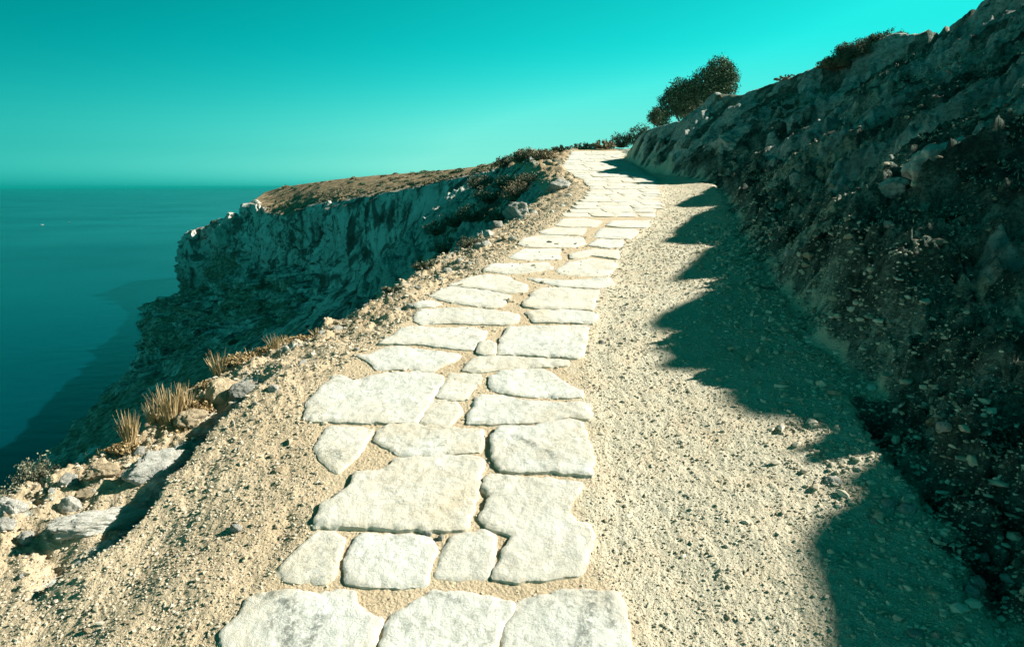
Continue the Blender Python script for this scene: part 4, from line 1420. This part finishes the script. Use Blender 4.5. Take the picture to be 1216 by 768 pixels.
# low bush lying along the skyline
for (u, v, wpx, hpx, lab) in [(990, 80, 40, 14, 'small low dark bush at the lower end of the skyline bush row'), (1014, 70, 52, 22, 'dark rounded bush in the middle of the skyline'), (1052, 55, 62, 18, 'wide low bush at the upper end of the skyline bush row')]:
    simple_bush('skyline_bush', u, v, wpx, hpx, MSCRUB if wpx == 40 else MOLIVE, lab, fixed=dS + 0.2, ncl=420, per=26, leaf=0.036)
simple_bush('low_bush', 940, 95, 46, 6, MSCRUB, 'low brown bush on the skyline right of the evergreen tree', fixed=cd_.get(930, 17) + 0.1)
simple_bush('olive_bush', 848, 150, 76, 34, MOLIVE, 'grey-green bush on the hill nose below the evergreen tree', ncl=220, fixed=21.5)
simple_bush('olive_bush', 822, 166, 40, 22, MOLIVE, 'small pale bush under the grey-green bush on the hill nose', fixed=20.8)
simple_bush('dark_bush', 760, 171, 34, 24, MLEAF, 'dark bush where the far path meets the hill nose', fixed=34, ncl=160)
simple_bush('dark_bush', 778, 146, 22, 20, MLEAF, 'small dark bush at the left foot of the evergreen tree', fixed=30)
simple_bush('dark_bush', 738, 174, 30, 18, MLEAF, 'dark bush left of the one by the hill nose', fixed=34)
simple_bush('scrub_bush', 716, 177, 34, 12, MSCRUB, 'brown scrub behind the crest of the path', fixed=33)
simple_bush('scrub_bush', 690, 179, 36, 10, MSCRUB, 'low brown scrub left of the path crest', fixed=31)
simple_bush('scrub_bush', 664, 181, 22, 8, MOLIVE, 'small olive clump on the skyline left of the path crest', fixed=31)
simple_bush('scrub_bush', 648, 186, 34, 9, MSCRUB, 'brown clump near the rim left of the path crest', fixed=29)
simple_bush('rim_bush', 624, 199, 34, 17, MSCRUB, 'rounded brown bush on the rim above the gully', ncl=200, per=16, d=27)
simple_bush('rim_bush', 603, 207, 34, 16, MOLIVE, 'olive bush on the rim left of the rounded brown bush', ncl=160, d=30)
simple_bush('rim_bush', 645, 205, 30, 16, MSCRUB, 'tawny bush between the rim and the far path', ncl=160, d=24)
for i, (u, v, wpx, hpx, mat) in enumerate([(560, 292, 40, 14, MOLIVE), (595, 262, 40, 18, MOLIVE), (612, 238, 44, 26, MSCRUB), (585, 240, 50, 24, MOLIVE), (560, 262, 50, 24, MLEAF), (625, 222, 34, 20, MOLIVE),
                                           (530, 300, 44, 22, MOLIVE), (505, 318, 34, 12, MOLIVE), (540, 268, 44, 20, MOLIVE), (600, 224, 34, 18, MLEAF), (572, 224, 40, 18, MOLIVE),
                                           (470, 345, 36, 10, MOLIVE), (520, 278, 44, 18, MOLIVE)]):
    simple_bush('gully_bush', u, v, wpx, hpx, mat, 'shrub clinging to the shaded gully slope left of the path', ncl=110, per=14, group='shrubs on the gully slope')
# airy shrub at the lower left
(x0, y0, z0), d0 = place(30, 600, None)
z0 = gz(x0, y0)


def airy_shrub(name, u, v, d, wpx, hpx, label, nst=60):
    x_, y_, z_ = P3(u, v, d)
    z_ = max(z_, gz(x_, y_))
    root = empty(name, (x_, y_, z_))
    w_, h2 = wpx / F * d / 2, hpx / F * d
    segs, L, T = [], [], []
    for k in range(nst):
        a = rng.uniform(0, 2 * math.pi); s_ = rng.uniform(0.1, 1.0) ** 0.7
        tip = np.array([math.cos(a) * w_ * s_, math.sin(a) * w_ * 0.8 * s_, h2 * (1.05 - 0.5 * s_ * s_) * rng.uniform(0.6, 1.05)])
        p0 = np.array([math.cos(a) * w_ * 0.12, math.sin(a) * w_ * 0.12, -0.02])
        m1 = p0 + (tip - p0) * 0.5 + np.array([0, 0, -0.03 * h2])
        segs += [(p0, 0.0032, m1, 0.0024), (m1, 0.0024, tip, 0.0011)]
        for t in np.linspace(0.3, 1.0, 15):
            b = (p0 + (m1 - p0) * t * 2) if t < 0.5 else (m1 + (tip - m1) * (t * 2 - 1))
            for _ in range(3):
                L.append(b + rng.normal(0, 0.011, 3)); T.append(rng.uniform(0.2, 1))
    v_, f_ = tubes(segs, 4)
    mw_ = mesh_np(name + '_stem', v_, f_); attr(mw_, 'tint', np.full(len(v_), 0.8))
    link('stem', mw_, MWOOD, root)
    v_, f_, tv_ = leaves(np.array(L), 0.017, np.array(T), 0.8)
    ml = mesh_np(name + '_foliage', v_, f_, smooth=False); attr(ml, 'tint', tv_)
    link('foliage', ml, MOLIVE, root)
    tag(root, label, 'shrub')


airy_shrub('airy_shrub', 48, 596, 3.75, 66, 58, 'airy grey-green shrub on the brink at the lower left')
airy_shrub('airy_shrub', 12, 612, 3.55, 46, 36, 'low dark shrub at the left frame edge below the airy shrub', 34)


def grass_tuft(u, v, d, wpx, hpx, n, label, lean=(0.0, 0.0)):
    x_, y_, z_ = P3(u, v, d)
    z_ = max(z_, gz(x_, y_)) - 0.005
    w_, h2 = wpx / F * d / 2, hpx / F * d * 1.15
    vs, fs, tv = [], [], []
    for k in range(n):
        a = rng.uniform(0, 6.28); s_ = rng.random() ** 0.6
        b = np.array([math.cos(a) * w_ * 0.45 * s_, math.sin(a) * w_ * 0.45 * s_, -0.015])
        tip = np.array([b[0] * 2.2 + rng.normal(lean[0], 0.25) * w_, b[1] * 2.2 + rng.normal(lean[1], 0.25) * w_, h2 * rng.uniform(0.45, 1.05)])
        mid = b + (tip - b) * 0.55 + np.array([0, 0, 0.08 * h2])
        wd = rng.uniform(0.0012, 0.0026)
        sd = np.array([math.sin(a), -math.cos(a), 0]) * wd
        o = len(vs)
        vs += [b - sd, b + sd, mid - sd * 0.8, mid + sd * 0.8, tip - sd * 0.25, tip + sd * 0.25]
        fs += [(o, o + 1, o + 3, o + 2), (o + 2, o + 3, o + 5, o + 4)]
        t = rng.random()
        tv += [t] * 6
    me_ = mesh_np('dry_grass', np.array(vs), np.array(fs), smooth=False)
    attr(me_, 'tint', tv)
    o = link('dry_grass', me_, MDRY, loc=(x_, y_, z_))
    tag(o, label, 'grass tuft', 'dry grass tufts along the brink')


for (u, v, d, wpx, hpx, n, lab) in [
    (157, 549, 3.72, 30, 34, 120, 'dry straw tuft furthest left on the brink'), (205, 528, 3.85, 40, 42, 170, 'tallest dry straw tuft, behind the long white rock'),
    (188, 522, 3.95, 30, 26, 110, 'dry straw tuft just left of the tallest one'), (222, 512, 4.0, 34, 34, 140, 'dry straw tuft just right of the tallest one'),
    (262, 449, 4.45, 36, 26, 110, 'thin dry stalks on top of the tan outcrop'), (306, 446, 4.6, 34, 26, 90, 'bristly dry stalks beside the grey brink rock'),
    (346, 432, 4.7, 44, 18, 110, 'low dry tuft on the brink right of the bristly stalks'), (330, 440, 4.6, 26, 16, 70, 'tiny dry tuft between the bristly stalks and the low tuft'),
    (118, 552, 3.7, 26, 18, 50, 'sparse stalks on the tan crumbling brink'), (380, 418, 4.85, 30, 10, 60, 'short dry tuft on the brink near the leaf-shaped slab')]:
    grass_tuft(u, v, d, wpx, hpx, n, lab)

for (u, v, d, wpx, hpx, lab) in [(150, 556, 3.66, 44, 14, 'low dry brown scrub on the brink behind the flat pale slab'), (238, 506, 4.0, 44, 18, 'low dry brown scrub between the tan rocks on the brink'),
                                 (212, 532, 3.8, 40, 16, 'low dry brown scrub above the long white rock'), (285, 448, 4.5, 40, 16, 'low dry brown scrub behind the grey brink rock'),
                                 (318, 442, 4.6, 44, 14, 'low dry brown scrub right of the grey brink rock'), (360, 425, 4.8, 44, 10, 'low dry brown scrub furthest along the near brink'),
                                 (250, 476, 4.2, 36, 18, 'low dry brown scrub left of the tan outcrop lump')]:
    simple_bush('dry_scrub', u, v, wpx, hpx, MDRY, lab, d=d, ncl=260, per=10, leaf=0.018)

# scrub cover of the hillside (uncountable low plants)
hx, hy = scatter(24000, 2.6, 40, 10, 75, lambda x_, y_: (x_ > FTx(y_) + 0.35) & (x_ < FTx(y_) + 9))
hzv, hrk, hvg, htn = ground(hx, hy)
_w = -hx * SA + hy * CA; _s = hx * CA + hy * SA
kp = (hvg > 0.45) & (hrk < 0.35) & (rng.random(len(hx)) < 0.38 * hvg) & (hzv + 0.14 < shK(_w) + TAN * _s) & (_s < crS(_w) - 0.4)
hx, hy, hzv, htn = hx[kp], hy[kp], hzv[kp], htn[kp]
rad = np.hypot(hx, hy)
per = 14
sz = np.clip(0.012 + 0.0022 * rad, 0.016, 0.055)
cc = np.repeat(np.stack([hx, hy, hzv], 1), per, 0)
rs = np.repeat(np.clip(0.03 + 0.006 * rad, 0.03, 0.14) * rng.uniform(0.5, 1.6, len(hx)), per)
dv = rng.normal(0, 1, cc.shape); dv[:, 2] = np.abs(dv[:, 2]) * 0.5
cc = cc + dv * rs[:, None] * 0.6
v, f, tv = leaves(cc, np.repeat(sz, per), np.clip(np.repeat(rng.normal(0.35, 0.25, len(hx)), per) + rng.normal(0, 0.15, len(cc)), 0, 1), 0.8, 0.35)
me = mesh_np('scrub', v, f, smooth=False); attr(me, 'tint', tv)
kind(link('scrub', me, MHILL), 'stuff')

# small shrubs on the far plateau and on the talus below the cliffs
def shrub_proto(seed_, mat):
    dv = rng.normal(0, 1, (90, 3)); dv /= np.linalg.norm(dv, axis=1)[:, None]
    c = dv * (rng.uniform(0.4, 1, 90) ** 0.5)[:, None] * np.array([1, 1, 0.55]); c[:, 2] = np.abs(c[:, 2])
    L = np.repeat(c, 5, 0) + rng.normal(0, 0.12, (450, 3))
    v, f, tv = leaves(L, 0.34, rng.random(450))
    m_ = mesh_np('shrub', v, f, smooth=False); attr(m_, 'tint', tv)
    m_.materials.append(mat)
    return m_


sp_ = [shrub_proto(1, MLEAF), shrub_proto(2, MSCRUB), shrub_proto(3, MOLIVE)]
flat = CV
for i in range(230):
    plat = i < 150
    if plat:
        r_ = int(rng.integers(4, nin - 1)); c_ = int(rng.integers(100, 520))
    else:
        r_ = int(nin + rng.integers(60, 190)); c_ = int(rng.integers(110, 480))
    p = CV[r_, c_]
    dd = math.hypot(p[0], p[1])
    if dd < 60:
        continue
    s_ = rng.uniform(0.5, 1.3) * (0.5 + dd / 330)
    o = bpy.data.objects.new('shrub', sp_[int(rng.integers(3))])
    COL.objects.link(o)
    o.location = (p[0], p[1], p[2] - 0.1)
    o.scale = (s_ * 1.3, s_ * 1.3, s_ * 0.9)
    o.rotation_euler = (0, 0, rng.uniform(0, 6))
    if plat:
        tag(o, 'distant low shrub dotted on the brown plateau above the cliff', 'shrub', 'shrubs on the plateau')
    else:
        tag(o, 'distant shrub on the shaded slope under the far cliff', 'shrub', 'shrubs under the cliff')


# ------------------------------------------------------------------ two small boats far out at sea
MHULL = M('white_gelcoat', 0.4); MHULL.color((0.8, 0.8, 0.78))
MGLS = M('dark_glass', 0.2); MGLS.color((0.03, 0.04, 0.05))


def boat(u, v, ln, label, rot):
    a, yf, zf = ray(u, v)
    d = -H / zf
    root = empty('motorboat', (a * d, yf * d, -H))
    root.rotation_euler = (0, 0, rot)
    xs = np.linspace(-0.5, 0.5, 9) * ln
    vs, fs = [], []
    for x_ in xs:
        t = x_ / ln + 0.5
        hw = 0.16 * ln * min(1.0, (1.02 - t) * 2.2) ** 0.6
        fr = 0.10 * ln * (0.8 + 0.5 * t * t)
        vs += [(x_, -hw, fr), (x_, -hw * 0.75, -0.3), (x_, hw * 0.75, -0.3), (x_, hw, fr)]
    for i in range(8):
        for k in range(3):
            o = i * 4 + k
            fs.append((o, o + 4, o + 5, o + 1))
        fs.append((i * 4 + 3, i * 4 + 7, i * 4 + 4, i * 4))
    fs.append((0, 1, 2, 3)); fs.append((35, 34, 33, 32))
    link('hull', mesh_np('hull', np.array(vs), np.array(fs), False), MHULL.m, root)
    b = 0.1 * ln
    vs = [(-2 * b, -b, b), (1.6 * b, -b, b), (1.6 * b, b, b), (-2 * b, b, b), (-1.7 * b, -0.8 * b, 2.4 * b), (0.6 * b, -0.8 * b, 2.4 * b), (0.6 * b, 0.8 * b, 2.4 * b), (-1.7 * b, 0.8 * b, 2.4 * b)]
    link('cabin', mesh_np('cabin', np.array(vs), np.array([(0, 1, 5, 4), (2, 3, 7, 6), (3, 0, 4, 7), (4, 5, 6, 7), (1, 2, 6, 5)]), False), MHULL.m, root)
    vs = [(1.62 * b, -0.8 * b, 1.25 * b), (1.62 * b, 0.8 * b, 1.25 * b), (0.75 * b, 0.7 * b, 2.25 * b), (0.75 * b, -0.7 * b, 2.25 * b)]
    link('windscreen', mesh_np('windscreen', np.array(vs) + np.array([0.02, 0, 0.02]), np.array([(0, 1, 2, 3)]), False), MGLS.m, root)
    tag(root, label, 'boat')


boat(50, 267, 7.5, 'tiny white boat on the open sea, left of two', 0.3)
boat(82, 264, 6.0, 'tiny white boat on the open sea, right of two', -0.2)
print('CREST', [(round(c[0], 1), round(c[1], 1), round(c[2], 1), c[3]) for c in CRDEBUG])
